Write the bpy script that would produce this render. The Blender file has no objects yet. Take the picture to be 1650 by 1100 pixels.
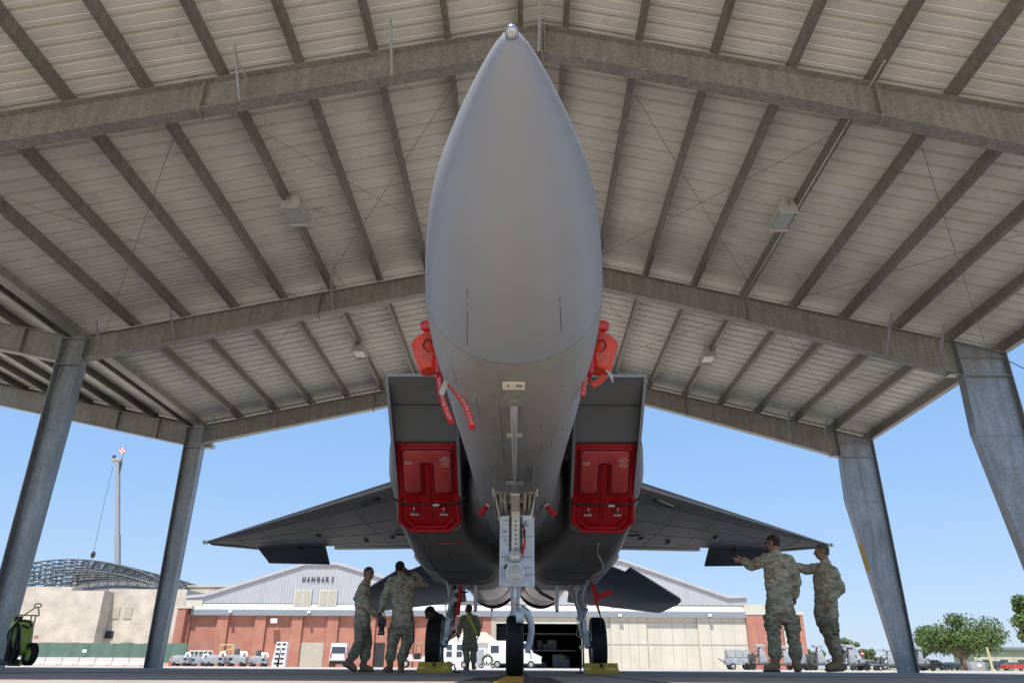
import bpy, bmesh, math, random
from math import sin, cos, pi, radians, tan, atan2, sqrt
from mathutils import Vector, Matrix, noise, Euler
random.seed(7)
S = bpy.context.scene
COL = S.collection

# ------------------------------------------------------------ camera, world, sun, exposure
F_PX = 1183.0; PITCH = radians(23.9); YAW = .0167; ROLL = .006; CAM_H = .09
cam = bpy.data.cameras.new("camera"); cam.sensor_width = 36; cam.lens = 36 * F_PX / 1650
cam.clip_start = .05; cam.clip_end = 6000
co = bpy.data.objects.new("camera", cam); COL.objects.link(co); S.camera = co
co.matrix_world = (Matrix.Translation((0, 0, CAM_H)) @ Matrix.Rotation(YAW, 4, 'Z')
                   @ Matrix.Rotation(pi / 2 + PITCH, 4, 'X') @ Matrix.Rotation(ROLL, 4, 'Z'))
SUN_EL = radians(64); SUN_V = Vector((-.36, -.93, 0)).normalized()
w = bpy.data.worlds.new("World"); S.world = w; w.use_nodes = True
nt = w.node_tree; bg = nt.nodes['Background']
sky = nt.nodes.new('ShaderNodeTexSky'); sky.sky_type = 'NISHITA'; sky.sun_disc = False
sky.sun_elevation = SUN_EL; sky.sun_rotation = atan2(SUN_V.x, SUN_V.y)
sky.air_density = 1.0; sky.dust_density = .4; sky.ozone_density = 1.5; sky.altitude = 0
tcw = nt.nodes.new('ShaderNodeTexCoord'); sxw = nt.nodes.new('ShaderNodeSeparateXYZ'); rw = nt.nodes.new('ShaderNodeValToRGB')
nt.links.new(tcw.outputs['Generated'], sxw.inputs[0]); nt.links.new(sxw.outputs[2], rw.inputs[0])
rw.color_ramp.elements[0].position = 0; rw.color_ramp.elements[0].color = (.50, .65, .90, 1)
rw.color_ramp.elements[1].position = .6; rw.color_ramp.elements[1].color = (.20, .42, .84, 1)
e_ = rw.color_ramp.elements.new(.22); e_.color = (.33, .57, .95, 1)
vm = nt.nodes.new('ShaderNodeVectorMath'); vm.operation = 'SCALE'; vm.inputs[3].default_value = 5.6; nt.links.new(rw.outputs[0], vm.inputs[0])
mxw = nt.nodes.new('ShaderNodeMix'); mxw.data_type = 'RGBA'; mxw.inputs[0].default_value = .8   # hand-set blue gradient mixed over the sky texture
nt.links.new(sky.outputs[0], mxw.inputs[6]); nt.links.new(vm.outputs[0], mxw.inputs[7]); nt.links.new(mxw.outputs[2], bg.inputs[0]); bg.inputs[1].default_value = .135
sl = bpy.data.lights.new("sun", 'SUN'); sl.energy = 5.0; sl.angle = radians(.5); sl.color = (1, .95, .87)
so = bpy.data.objects.new("sun", sl); COL.objects.link(so)
sd = Vector((SUN_V.x * cos(SUN_EL), SUN_V.y * cos(SUN_EL), sin(SUN_EL)))
so.rotation_euler = sd.to_track_quat('Z', 'Y').to_euler(); so.location = (0, -20, 60)
S.view_settings.view_transform = 'Standard'; S.view_settings.look = 'None'
S.view_settings.exposure = .42; S.view_settings.gamma = 1
S.render.engine = 'CYCLES'
S.cycles.max_bounces = 10; S.cycles.diffuse_bounces = 6; S.cycles.caustics_reflective = False

# ------------------------------------------------------------ helpers
def W(px, py, D):
    """point at forward distance D seen at a pixel of the 1650x1100 photograph (used to measure places once)"""
    X = px - 825; Y = py - 550; c, s = cos(ROLL), sin(ROLL)
    X, Y = c * X + s * Y, -s * X + c * Y
    u = -Y; y = F_PX * cos(PITCH) - u * sin(PITCH); z = F_PX * sin(PITCH) + u * cos(PITCH)
    wx = X * cos(YAW) - y * sin(YAW); wy = X * sin(YAW) + y * cos(YAW)
    return Vector((wx * D / wy, D, CAM_H + z * D / wy))
def WX(px, D, py=1060): return W(px, py, D).x
def WZ(py, D, px=825): return W(px, py, D).z

class MB:
    def __init__(s): s.v = []; s.f = []
    def add(s, vs, fs, M=None):
        b = len(s.v)
        for p in vs:
            p = Vector(p)
            s.v.append(M @ p if M else p)
        for f in fs: s.f.append([i + b for i in f])
        return s
    def box(s, c, d, rot=None):
        hx, hy, hz = d[0] / 2, d[1] / 2, d[2] / 2
        vs = [(x, y, z) for x in (-hx, hx) for y in (-hy, hy) for z in (-hz, hz)]
        fs = [(0, 1, 3, 2), (4, 6, 7, 5), (0, 4, 5, 1), (2, 3, 7, 6), (0, 2, 6, 4), (1, 5, 7, 3)]
        M = Matrix.Translation(c)
        if rot is not None: M = M @ (rot if isinstance(rot, Matrix) else Euler(rot).to_matrix().to_4x4())
        return s.add(vs, fs, M)
    def bb(s, a, b):   # box by corners
        return s.box([(a[i] + b[i]) / 2 for i in range(3)], [abs(b[i] - a[i]) for i in range(3)])
    def loft(s, rings, cap=True, closed=True):
        b = len(s.v); n = len(rings[0])
        for r in rings:
            for p in r: s.v.append(Vector(p))
        for i in range(len(rings) - 1):
            for j in range(n if closed else n - 1):
                k = (j + 1) % n
                s.f.append([b + i * n + j, b + i * n + k, b + (i + 1) * n + k, b + (i + 1) * n + j])
        if cap:
            s.f.append([b + j for j in range(n)][::-1]); m = b + (len(rings) - 1) * n
            s.f.append([m + j for j in range(n)])
        return s
    def tube(s, pts, r, n=8, cap=True):
        pts = [Vector(p) for p in pts]; rings = []
        if not isinstance(r, (list, tuple)): r = [r] * len(pts)
        up = None
        for i, p in enumerate(pts):
            t = (pts[min(i + 1, len(pts) - 1)] - pts[max(i - 1, 0)]).normalized()
            if up is None:
                up = Vector((0, 0, 1)) if abs(t.z) < .9 else Vector((1, 0, 0))
            a = t.cross(up)
            if a.length < 1e-4: a = t.orthogonal()
            a.normalize(); b = a.cross(t).normalized(); up = b
            rings.append([p + (a * cos(2 * pi * k / n) + b * sin(2 * pi * k / n)) * r[i] for k in range(n)])
        return s.loft(rings, cap)
    def bar(s, a, b, w_, h_):      # square bar between points
        a = Vector(a); b = Vector(b); t = (b - a); L = t.length
        q = t.to_track_quat('Y', 'Z').to_matrix().to_4x4()
        return s.box((a + b) / 2, (w_, L, h_), q)
    def prism(s, poly, a, b):      # poly of 3D points extruded by vector (b-a)
        d = Vector(b) - Vector(a); n = len(poly)
        return s.loft([[Vector(p) for p in poly], [Vector(p) + d for p in poly]])
    def lathe(s, prof, c, axis='X', n=24, cap=True):  # prof (along axis, radius)
        rings = []
        for t, r in prof:
            ring = []
            for k in range(n):
                A = 2 * pi * k / n; u, v_ = r * cos(A), r * sin(A)
                p = {'X': (t, u, v_), 'Y': (u, t, v_), 'Z': (u, v_, t)}[axis]
                ring.append(Vector(c) + Vector(p))
            rings.append(ring)
        return s.loft(rings, cap)
    def sphere(s, c, r, n=12, m=8, M=None):
        rx, ry, rz = (r, r, r) if not isinstance(r, (tuple, list)) else r
        vs = []; fs = []
        for i in range(1, m):
            for j in range(n):
                a, t = 2 * pi * j / n, pi * i / m
                vs.append((rx * sin(t) * cos(a), ry * sin(t) * sin(a), rz * cos(t)))
        vs.append((0, 0, rz)); vs.append((0, 0, -rz)); T = len(vs) - 2
        for i in range(m - 2):
            for j in range(n):
                k = (j + 1) % n; fs.append((i * n + j, (i + 1) * n + j, (i + 1) * n + k, i * n + k))
        for j in range(n):
            k = (j + 1) % n; fs.append((T, j, k)); fs.append((T + 1, (m - 2) * n + k, (m - 2) * n + j))
        Mx = Matrix.Translation(c) @ (M if M else Matrix())
        return s.add(vs, fs, Mx)
    def mirror(s):
        o = MB(); o.v = [Vector((-p.x, p.y, p.z)) for p in s.v]; o.f = [f[::-1] for f in s.f]; return o
    def build(s, name, m, parent=None, smooth=False, angle=40, fix=True, bevel=0):
        me = bpy.data.meshes.new(name); me.from_pydata([tuple(p) for p in s.v], [], s.f)
        if fix:
            bm = bmesh.new(); bm.from_mesh(me)
            bmesh.ops.recalc_face_normals(bm, faces=bm.faces)
            if bevel:
                es = [e for e in bm.edges if len(e.link_faces) == 2 and e.calc_face_angle(0) > .5]
                bmesh.ops.bevel(bm, geom=es, offset=bevel, segments=2, affect='EDGES', profile=.5)
            bm.to_mesh(me); bm.free()
        if m: me.materials.append(m)
        if smooth or bevel:
            me.polygons.foreach_set('use_smooth', [True] * len(me.polygons))
            bm = bmesh.new(); bm.from_mesh(me); A = radians(angle)
            for e in bm.edges:
                if len(e.link_faces) == 2 and e.calc_face_angle(0) > A: e.smooth = False
            bm.to_mesh(me); bm.free()
        me.update()
        o = bpy.data.objects.new(name, me); COL.objects.link(o)
        if parent: o.parent = parent
        return o

def thing(name, label, cat, loc=(0, 0, 0), rz=0, group=None, kind=None):
    o = bpy.data.objects.new(name, None); COL.objects.link(o); o.empty_display_size = .2
    o.location = loc; o.rotation_euler = (0, 0, rz)
    return tag(o, label, cat, group, kind)
def tag(o, label=None, cat=None, group=None, kind=None):
    if label: o['label'] = label
    if cat: o['category'] = cat
    if group: o['group'] = group
    if kind: o['kind'] = kind
    return o
def children(o): return [c for c in COL.objects if c.parent == o]
def copy_tree(o, parent=None):
    c = o.copy(); COL.objects.link(c); c.parent = parent
    for ch in children(o): copy_tree(ch, c)
    return c
def text_mb(txt, size, depth=.003):
    cu = bpy.data.curves.new('lettering', 'FONT'); cu.body = txt; cu.size = size; cu.align_x = 'CENTER'; cu.align_y = 'CENTER'
    cu.extrude = depth; cu.resolution_u = 2; cu.offset = size * .02
    o = bpy.data.objects.new('lettering', cu); COL.objects.link(o)
    dg = bpy.context.evaluated_depsgraph_get(); me = bpy.data.meshes.new_from_object(o.evaluated_get(dg))
    mb = MB(); mb.v = [v.co.copy() for v in me.vertices]; mb.f = [list(p.vertices) for p in me.polygons]
    bpy.data.objects.remove(o); bpy.data.curves.remove(cu); bpy.data.meshes.remove(me)
    return mb
def place(mb, M):
    mb.v = [M @ p for p in mb.v]; return mb
def basis(o, x, y, z):
    M = Matrix((x, y, z)).transposed().to_4x4(); M.translation = o; return M

# ------------------------------------------------------------ materials
def mat(name, col, rough=.6, metal=0., var=.12, scale=4., bump=0., bscale=40., col2=None, coat=0., spec=.5, stretch=None, detail=6, trans=0):
    m = bpy.data.materials.new(name); m.use_nodes = True; n = m.node_tree; L = n.links
    b = n.nodes['Principled BSDF']; b.inputs['Roughness'].default_value = rough; b.inputs['Metallic'].default_value = metal
    b.inputs['Specular IOR Level'].default_value = spec; b.inputs['Coat Weight'].default_value = coat
    tc = n.nodes.new('ShaderNodeTexCoord'); src = tc.outputs['Object']
    if stretch:
        mp = n.nodes.new('ShaderNodeMapping'); mp.inputs['Scale'].default_value = stretch; L.new(src, mp.inputs[0]); src = mp.outputs[0]
    nz = n.nodes.new('ShaderNodeTexNoise'); nz.inputs['Scale'].default_value = scale; nz.inputs['Detail'].default_value = detail
    nz.inputs['Roughness'].default_value = .62
    L.new(src, nz.inputs['Vector'])
    r = n.nodes.new('ShaderNodeValToRGB'); r.color_ramp.elements[0].position = .3; r.color_ramp.elements[1].position = .7
    c2 = col2 if col2 else [min(1, c * (1 + var)) for c in col]
    c1 = col if col2 else [c * (1 - var) for c in col]
    r.color_ramp.elements[0].color = (*c1, 1); r.color_ramp.elements[1].color = (*c2, 1)
    L.new(nz.outputs[0], r.inputs[0]); L.new(r.outputs[0], b.inputs['Base Color'])
    if bump:
        n2 = n.nodes.new('ShaderNodeTexNoise'); n2.inputs['Scale'].default_value = bscale; n2.inputs['Detail'].default_value = 5
        L.new(src, n2.inputs['Vector'])
        bp = n.nodes.new('ShaderNodeBump'); bp.inputs['Strength'].default_value = bump; bp.inputs['Distance'].default_value = .02
        L.new(n2.outputs[0], bp.inputs['Height']); L.new(bp.outputs[0], b.inputs['Normal'])
    m['ramp'] = r.name
    return m
def nd(m, t): return m.node_tree.nodes.new(t)
def galv(name, c1, c2, metal=.35, rough=.5):
    m = mat(name, c1, rough, metal, col2=c2, scale=1.3, bump=.06, bscale=20)
    n = m.node_tree; L = n.links; b = n.nodes['Principled BSDF']; r = n.nodes[m['ramp']]
    tc = n.nodes.new('ShaderNodeTexCoord'); v = n.nodes.new('ShaderNodeTexVoronoi'); v.inputs['Scale'].default_value = 28
    nz = n.nodes.new('ShaderNodeTexNoise'); nz.inputs['Scale'].default_value = 14
    L.new(tc.outputs['Object'], v.inputs['Vector']); L.new(tc.outputs['Object'], nz.inputs['Vector'])
    mx = n.nodes.new('ShaderNodeMix'); mx.data_type = 'RGBA'; mx.blend_type = 'MULTIPLY'; mx.inputs[0].default_value = 1
    rr = n.nodes.new('ShaderNodeMapRange'); rr.inputs[3].default_value = .86; rr.inputs[4].default_value = 1.12
    sep = n.nodes.new('ShaderNodeSeparateColor'); L.new(v.outputs['Color'], sep.inputs[0]); L.new(sep.outputs[0], rr.inputs[0])
    L.new(r.outputs[0], mx.inputs[6]); L.new(rr.outputs[0], mx.inputs[7]); 
    # dirt streaks
    mp = n.nodes.new('ShaderNodeMapping'); mp.inputs['Scale'].default_value = (3, 3, .35); L.new(tc.outputs['Object'], mp.inputs[0])
    n3 = n.nodes.new('ShaderNodeTexNoise'); n3.inputs['Scale'].default_value = 3.5; n3.inputs['Detail'].default_value = 8; L.new(mp.outputs[0], n3.inputs['Vector'])
    r3 = n.nodes.new('ShaderNodeValToRGB'); r3.color_ramp.elements[0].position = .42; r3.color_ramp.elements[1].position = .62
    r3.color_ramp.elements[0].color = (.80, .77, .72, 1); r3.color_ramp.elements[1].color = (1, 1, 1, 1); L.new(n3.outputs[0], r3.inputs[0])
    m2 = n.nodes.new('ShaderNodeMix'); m2.data_type = 'RGBA'; m2.blend_type = 'MULTIPLY'; m2.inputs[0].default_value = .8
    L.new(mx.outputs[2], m2.inputs[6]); L.new(r3.outputs[0], m2.inputs[7]); L.new(m2.outputs[2], b.inputs['Base Color'])
    return m
def brick_mat(name, c1, c2, mortar, scale, bw=.5, rh=.25, ms=.02, off=.5, rough=.85, axes=('X', 'Z')):
    m = mat(name, c1, rough); n = m.node_tree; L = n.links; b = n.nodes['Principled BSDF']
    tc = n.nodes.new('ShaderNodeTexCoord'); sx = n.nodes.new('ShaderNodeSeparateXYZ'); cx = n.nodes.new('ShaderNodeCombineXYZ')
    L.new(tc.outputs['Object'], sx.inputs[0]); L.new(sx.outputs[axes[0]], cx.inputs[0]); L.new(sx.outputs[axes[1]], cx.inputs[1])
    br = n.nodes.new('ShaderNodeTexBrick'); br.inputs['Scale'].default_value = scale; br.inputs['Brick Width'].default_value = bw
    br.inputs['Row Height'].default_value = rh; br.inputs['Mortar Size'].default_value = ms; br.offset = off
    br.inputs['Color1'].default_value = (*c1, 1); br.inputs['Color2'].default_value = (*c2, 1); br.inputs['Mortar'].default_value = (*mortar, 1)
    L.new(cx.outputs[0], br.inputs['Vector'])
    nz = n.nodes.new('ShaderNodeTexNoise'); nz.inputs['Scale'].default_value = .5; nz.inputs['Detail'].default_value = 8; L.new(tc.outputs['Object'], nz.inputs['Vector'])
    mr = n.nodes.new('ShaderNodeMapRange'); mr.inputs[1].default_value = .3; mr.inputs[2].default_value = .7; mr.inputs[3].default_value = .8; mr.inputs[4].default_value = 1.12
    L.new(nz.outputs[0], mr.inputs[0])
    mx = n.nodes.new('ShaderNodeMix'); mx.data_type = 'RGBA'; mx.blend_type = 'MULTIPLY'; mx.inputs[0].default_value = 1
    L.new(br.outputs['Color'], mx.inputs[6]); L.new(mr.outputs[0], mx.inputs[7]); L.new(mx.outputs[2], b.inputs['Base Color'])
    return m
def camo_mat(name, cols, scale=9., bright=1.):
    m = bpy.data.materials.new(name); m.use_nodes = True; n = m.node_tree; L = n.links; b = n.nodes['Principled BSDF']
    b.inputs['Roughness'].default_value = .9; b.inputs['Specular IOR Level'].default_value = .15
    tc = n.nodes.new('ShaderNodeTexCoord'); mp = n.nodes.new('ShaderNodeMapping'); mp.inputs['Scale'].default_value = (1, 1, 2.2)
    L.new(tc.outputs['Object'], mp.inputs[0]); cur = None
    for i, (c, th, sc) in enumerate(cols):
        c = [x * bright for x in c]
        if cur is None:
            g = n.nodes.new('ShaderNodeRGB'); g.outputs[0].default_value = (*c, 1); cur = g.outputs[0]; continue
        of = n.nodes.new('ShaderNodeVectorMath'); of.operation = 'ADD'; of.inputs[1].default_value = (i * 7.3, i * 3.1, i * 5.7); L.new(mp.outputs[0], of.inputs[0])
        nz = n.nodes.new('ShaderNodeTexNoise'); nz.inputs['Scale'].default_value = sc * scale / 9; nz.inputs['Detail'].default_value = 5
        nz.inputs['Distortion'].default_value = 1.1; nz.inputs['Roughness'].default_value = .6; L.new(of.outputs[0], nz.inputs['Vector'])
        mr = n.nodes.new('ShaderNodeMapRange'); mr.inputs[1].default_value = th; mr.inputs[2].default_value = th + .03; L.new(nz.outputs[0], mr.inputs[0])
        mx = n.nodes.new('ShaderNodeMix'); mx.data_type = 'RGBA'; L.new(mr.outputs[0], mx.inputs[0]); L.new(cur, mx.inputs[6]); mx.inputs[7].default_value = (*c, 1)
        cur = mx.outputs[2]
    L.new(cur, b.inputs['Base Color'])
    n2 = n.nodes.new('ShaderNodeTexNoise'); n2.inputs['Scale'].default_value = 11; n2.inputs['Detail'].default_value = 4; n2.inputs['Distortion'].default_value = 1.5
    L.new(tc.outputs['Object'], n2.inputs['Vector'])
    bp = n.nodes.new('ShaderNodeBump'); bp.inputs['Strength'].default_value = .6; bp.inputs['Distance'].default_value = .05
    L.new(n2.outputs[0], bp.inputs['Height']); L.new(bp.outputs[0], b.inputs['Normal'])
    return m
def glass_dark(name, col=(.03, .04, .05)): return mat(name, col, .08, 0, var=.1, spec=.8)

M = {}
M['galv'] = galv('galvanised steel', (.31, .305, .28), (.385, .375, .345))
M['purlin'] = galv('galvanised purlin steel', (.24, .228, .205), (.295, .28, .255), .3, .5)
M['column'] = galv('galvanised column steel', (.30, .32, .335), (.42, .44, .455), .4, .42)
M['panel'] = mat('roof sheet underside', (.68, .665, .60), .42, .0, col2=(.84, .82, .75), scale=1.6, detail=10, stretch=(.5, 1.2, 1), bump=.03, bscale=8)
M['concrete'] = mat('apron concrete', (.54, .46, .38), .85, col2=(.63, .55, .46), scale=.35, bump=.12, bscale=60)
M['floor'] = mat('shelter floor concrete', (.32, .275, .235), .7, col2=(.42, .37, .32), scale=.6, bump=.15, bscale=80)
M['sealant'] = mat('joint sealant', (.05, .05, .05), .8)
M['blackpaint'] = mat('black line paint', (.03, .03, .032), .55)
M['yellowpaint'] = mat('yellow line paint', (.62, .33, .03), .6, var=.2, scale=8)
M['yellow'] = mat('chock yellow', (.60, .42, .03), .55, var=.25, scale=9)
M['jet'] = mat('aircraft dark grey paint', (.185, .178, .166), .48, .05, col2=(.23, .222, .208), scale=1.6, bump=.01, bscale=4)
M['jetfwd'] = mat('aircraft grey with bounce light', (.215, .215, .208), .5, .0, col2=(.285, .283, .272), scale=2.2, detail=9, stretch=(1, .45, 1))  # paler than the body grey: ground bounce light painted into it
M['radome'] = mat('radome paint', (.235, .252, .282), .50, .0, col2=(.255, .274, .305), scale=1.2)  # bluish base carries some of the sky's reflection
M['jetedge'] = mat('aircraft lip paint', (.32, .33, .34), .4)
M['jetdark'] = mat('control surface dark paint', (.095, .095, .10), .5, var=.06)
M['seam'] = mat('panel seam dark', (.035, .035, .035), .7)
M['softseam'] = mat('soft panel seam', (.11, .108, .105), .6)
M['duct'] = mat('intake ramp paint', (.19, .19, .175), .55, var=.06)
M['maroon'] = mat('maroon exhaust cover', (.10, .022, .016), .5)
M['hotmetal'] = mat('engine hot metal', (.16, .11, .08), .35, .6, col2=(.66, .60, .53), scale=5, stretch=(1, 3, 1))
M['nozzle'] = mat('nozzle petal metal', (.07, .05, .045), .4, .6, col2=(.16, .12, .10), scale=12)
M['gearwhite'] = mat('landing gear white paint', (.70, .75, .80), .28, .0, col2=(.80, .84, .88), scale=9)  # blue of the sky light is mixed into the white
M['gearcream'] = mat('gear bay cream paint', (.62, .59, .50), .5, col2=(.80, .77, .68), scale=14)
M['steel'] = mat('bright steel', (.45, .45, .46), .25, .9)
M['gearmetal'] = mat('weathered gear metal', (.22, .24, .25), .4, .35, col2=(.45, .47, .48), scale=22)
M['rubber'] = mat('tyre rubber', (.014, .014, .015), .62, var=.3, scale=20, spec=.35)
M['hose'] = mat('black hose', (.008, .008, .009), .45)
M['reddark'] = mat('red cover groove', (.16, .004, .006), .4)
M['red'] = mat('red cover plastic', (.52, .012, .018), .34, var=.12, scale=5, coat=.3)
M['redpale'] = mat('red cover raised pad', (.58, .07, .065), .38, var=.10, scale=5)
M['orange'] = mat('orange red probe cover', (.66, .055, .02), .45, var=.12, scale=7)
M['redcloth'] = mat('red streamer cloth', (.60, .015, .015), .8, var=.2, scale=20)
M['white'] = mat('white lettering', (.8, .8, .78), .6, var=.04)
M['tagwhite'] = mat('cream placard', (.72, .66, .56), .5, var=.05)
M['ink'] = mat('dark lettering', (.04, .04, .04), .6)
M['lens'] = mat('lamp lens', (.55, .52, .45), .2, .12, var=.25, scale=30, spec=.8)
M['lamphouse'] = mat('lamp housing white', (.55, .53, .50), .45)
M['diffuser'] = mat('lamp prismatic cover', (.50, .52, .50), .15, .1, var=.2, scale=30)
M['canopy'] = glass_dark('canopy glass')
M['brick'] = brick_mat('red brick wall', (.40, .16, .11), (.36, .14, .095), (.46, .26, .20), 1.0, .42, .14, .012)
M['brickdark'] = brick_mat('red brick recessed band', (.40, .17, .13), (.36, .145, .105), (.38, .26, .21), 1.0, .42, .14, .012)
M['cmu'] = brick_mat('pale block wall', (.56, .50, .42), (.53, .47, .395), (.47, .42, .355), 1.0, .9, .42, .03)
M['cmudark'] = mat('grey membrane wall', (.30, .30, .32), .8, var=.06, scale=.6)
M['siding'] = mat('pale grey metal siding', (.44, .45, .47), .5, .1, var=.05, scale=.5)
M['sidingw'] = mat('white canopy metal', (.52, .51, .47), .5, var=.06, scale=.5)
M['trim'] = mat('grey blue trim', (.22, .25, .28), .5)
M['cream'] = mat('cream door panel', (.54, .51, .43), .6, var=.07, scale=.4)
M['creamjoint'] = mat('door frame rail', (.40, .375, .315), .6)
M['paneglass'] = mat('translucent door pane', (.36, .40, .38), .25, var=.12, scale=.8)
M['dark'] = mat('dark interior', (.03, .03, .035), .9)
M['darkshelf'] = mat('interior shelving', (.10, .105, .11), .7, var=.5, scale=3)
M['louver'] = mat('beige louvre', (.42, .38, .31), .6, var=.08, scale=3)
M['bluewht'] = mat('pale window frame', (.7, .7, .7), .5)
M['winglass'] = glass_dark('window glass', (.05, .06, .07))
M['truss'] = mat('steel truss paint', (.05, .06, .07), .6, .0)
M['cranepaint'] = mat('crane boom paint', (.30, .31, .32), .5)
M['fencegreen'] = mat('green fence mesh', (.10, .17, .13), .85, var=.12, scale=1.2)
M['stake'] = mat('weathered stake paint', (.50, .44, .20), .7)
M['faded'] = mat('faded red lettering', (.72, .20, .15), .6)
M['barrier'] = mat('white barrier concrete', (.52, .49, .47), .8, var=.06)
M['conered'] = mat('orange red plastic', (.72, .10, .05), .5)
M['carwhite'] = mat('white vehicle paint', (.72, .72, .72), .25, var=.02, coat=.5)
M['cardark'] = mat('dark vehicle paint', (.025, .03, .045), .22, var=.05, coat=.6)
M['carred'] = mat('red vehicle paint', (.42, .03, .03), .25, var=.05, coat=.6)
M['carsilver'] = mat('silver vehicle paint', (.36, .37, .38), .3, .3, var=.03, coat=.4)
M['tail'] = mat('tail lamp red', (.5, .01, .01), .25)
M['cart'] = mat('pale grey cart paint', (.30, .32, .35), .5, var=.3, scale=3)
M['cartdark'] = mat('dark cart machinery', (.07, .075, .075), .6, var=.5, scale=6)
M['cartgreen'] = mat('lime cart paint', (.48, .64, .12), .4, var=.12, scale=6)
M['limeframe'] = mat('olive frame paint', (.46, .50, .22), .45)
M['grass'] = mat('dry grass', (.16, .20, .05), .95, col2=(.30, .32, .12), scale=.6)
M['bark'] = mat('tree bark', (.16, .12, .09), .9, col2=(.28, .22, .16), scale=3)
def leafm(n_, a, b_):
    m = mat(n_, a, .6, col2=b_, scale=.55, detail=9, spec=.25); return m
M['leaf'] = leafm('green foliage', (.038, .075, .018), (.125, .175, .05))
M['leafpale'] = leafm('pale green foliage', (.11, .16, .07), (.20, .26, .13))
M['skin'] = mat('fair skin', (.42, .22, .15), .5, var=.1, scale=14, spec=.35)
M['skindark'] = mat('brown skin', (.16, .075, .045), .5, var=.1, scale=14, spec=.35)
M['hairdark'] = mat('dark cropped hair', (.025, .018, .014), .8, var=.3, scale=60, bump=.3, bscale=200)
M['hairgrey'] = mat('grey cropped hair', (.10, .09, .08), .8, var=.35, scale=60, bump=.3, bscale=200)
M['hairbrown'] = mat('brown cropped hair', (.045, .028, .02), .8, var=.3, scale=60, bump=.3, bscale=200)
TAN, GRN, BRN, DRK, PAL = (.42, .37, .27), (.25, .26, .16), (.27, .18, .12), (.11, .09, .065), (.52, .48, .38)
M['camo'] = camo_mat('camouflage cloth', [(TAN, 0, 0), (GRN, .50, 7), (BRN, .57, 6), (PAL, .60, 11), (DRK, .62, 14)], 9, 1.28)
M['camob'] = camo_mat('camouflage cloth greener', [(GRN, 0, 0), (TAN, .50, 7), (BRN, .56, 6), (PAL, .62, 12), (DRK, .61, 13)], 9, 1.0)  # greener, dimmer version of the same pattern
M['coverall'] = mat('dark coverall cloth', (.014, .015, .018), .8, var=.2, scale=8, bump=.4, bscale=12)
M['boot'] = mat('coyote suede boot', (.30, .19, .105), .85, var=.15, scale=14)
M['sole'] = mat('boot sole', (.06, .04, .025), .8)
M['neon'] = mat('reflective yellow belt', (.70, .85, .04), .6, var=.05)
M['black'] = mat('black plastic', (.012, .012, .013), .35)

def grime(m, scale, lo, hi, dark, stretch=(1, 1, 1), seed=0.):
    """scuffs, oil and weather marks with shapes of their own"""
    n = m.node_tree; L = n.links; b = n.nodes['Principled BSDF']; src = b.inputs['Base Color'].links[0].from_socket
    tc = n.nodes.new('ShaderNodeTexCoord'); mp = n.nodes.new('ShaderNodeMapping'); mp.inputs['Scale'].default_value = stretch; mp.inputs['Location'].default_value = (seed, seed * .7, 0); L.new(tc.outputs['Object'], mp.inputs[0])
    nz = n.nodes.new('ShaderNodeTexNoise'); nz.inputs['Scale'].default_value = scale; nz.inputs['Detail'].default_value = 11; nz.inputs['Roughness'].default_value = .68; nz.inputs['Distortion'].default_value = .7; L.new(mp.outputs[0], nz.inputs['Vector'])
    mr = n.nodes.new('ShaderNodeMapRange'); mr.inputs[1].default_value = lo; mr.inputs[2].default_value = hi; mr.inputs[3].default_value = 1; mr.inputs[4].default_value = dark; L.new(nz.outputs[0], mr.inputs[0])
    mx = n.nodes.new('ShaderNodeMix'); mx.data_type = 'RGBA'; mx.blend_type = 'MULTIPLY'; mx.inputs[0].default_value = 1; L.new(src, mx.inputs[6]); L.new(mr.outputs[0], mx.inputs[7]); L.new(mx.outputs[2], b.inputs['Base Color'])
grime(M['jetfwd'], 2.6, .56, .70, .72, (1.6, .7, 1)); grime(M['jet'], 2.2, .54, .70, .78, (1, .5, 1)); grime(M['panel'], 2.2, .58, .74, .72, (1, 1, 1), 3.)
grime(M['red'], 9, .55, .72, .62); grime(M['redpale'], 7, .52, .70, .80); grime(M['orange'], 12, .55, .75, .75); grime(M['yellow'], 14, .5, .7, .55)
grime(M['galv'], 1.7, .60, .72, .70, (1, 1, 1), 5.); grime(M['column'], 1.5, .56, .70, .72, (2.5, 2.5, .35), 2.); grime(M['cmu'], .25, .5, .75, .82, (1, 1, .4)); grime(M['cream'], .5, .52, .75, .85, (2, 2, .3))
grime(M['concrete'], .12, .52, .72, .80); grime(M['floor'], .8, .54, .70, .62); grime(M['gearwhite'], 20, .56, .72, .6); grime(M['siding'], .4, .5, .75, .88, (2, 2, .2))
# ------------------------------------------------------------ ground
g = MB(); g.add([(-1500, -400, 0), (1500, -400, 0), (1500, 3000, 0), (-1500, 3000, 0)], [(0, 1, 2, 3)])
tag(g.build('apron', M['concrete'], fix=False), kind='structure')
g = MB(); g.add([(-40, -.5, .004), (40, -.5, .004), (40, 27, .004), (-40, 27, .004)], [(0, 1, 2, 3)])
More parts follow.
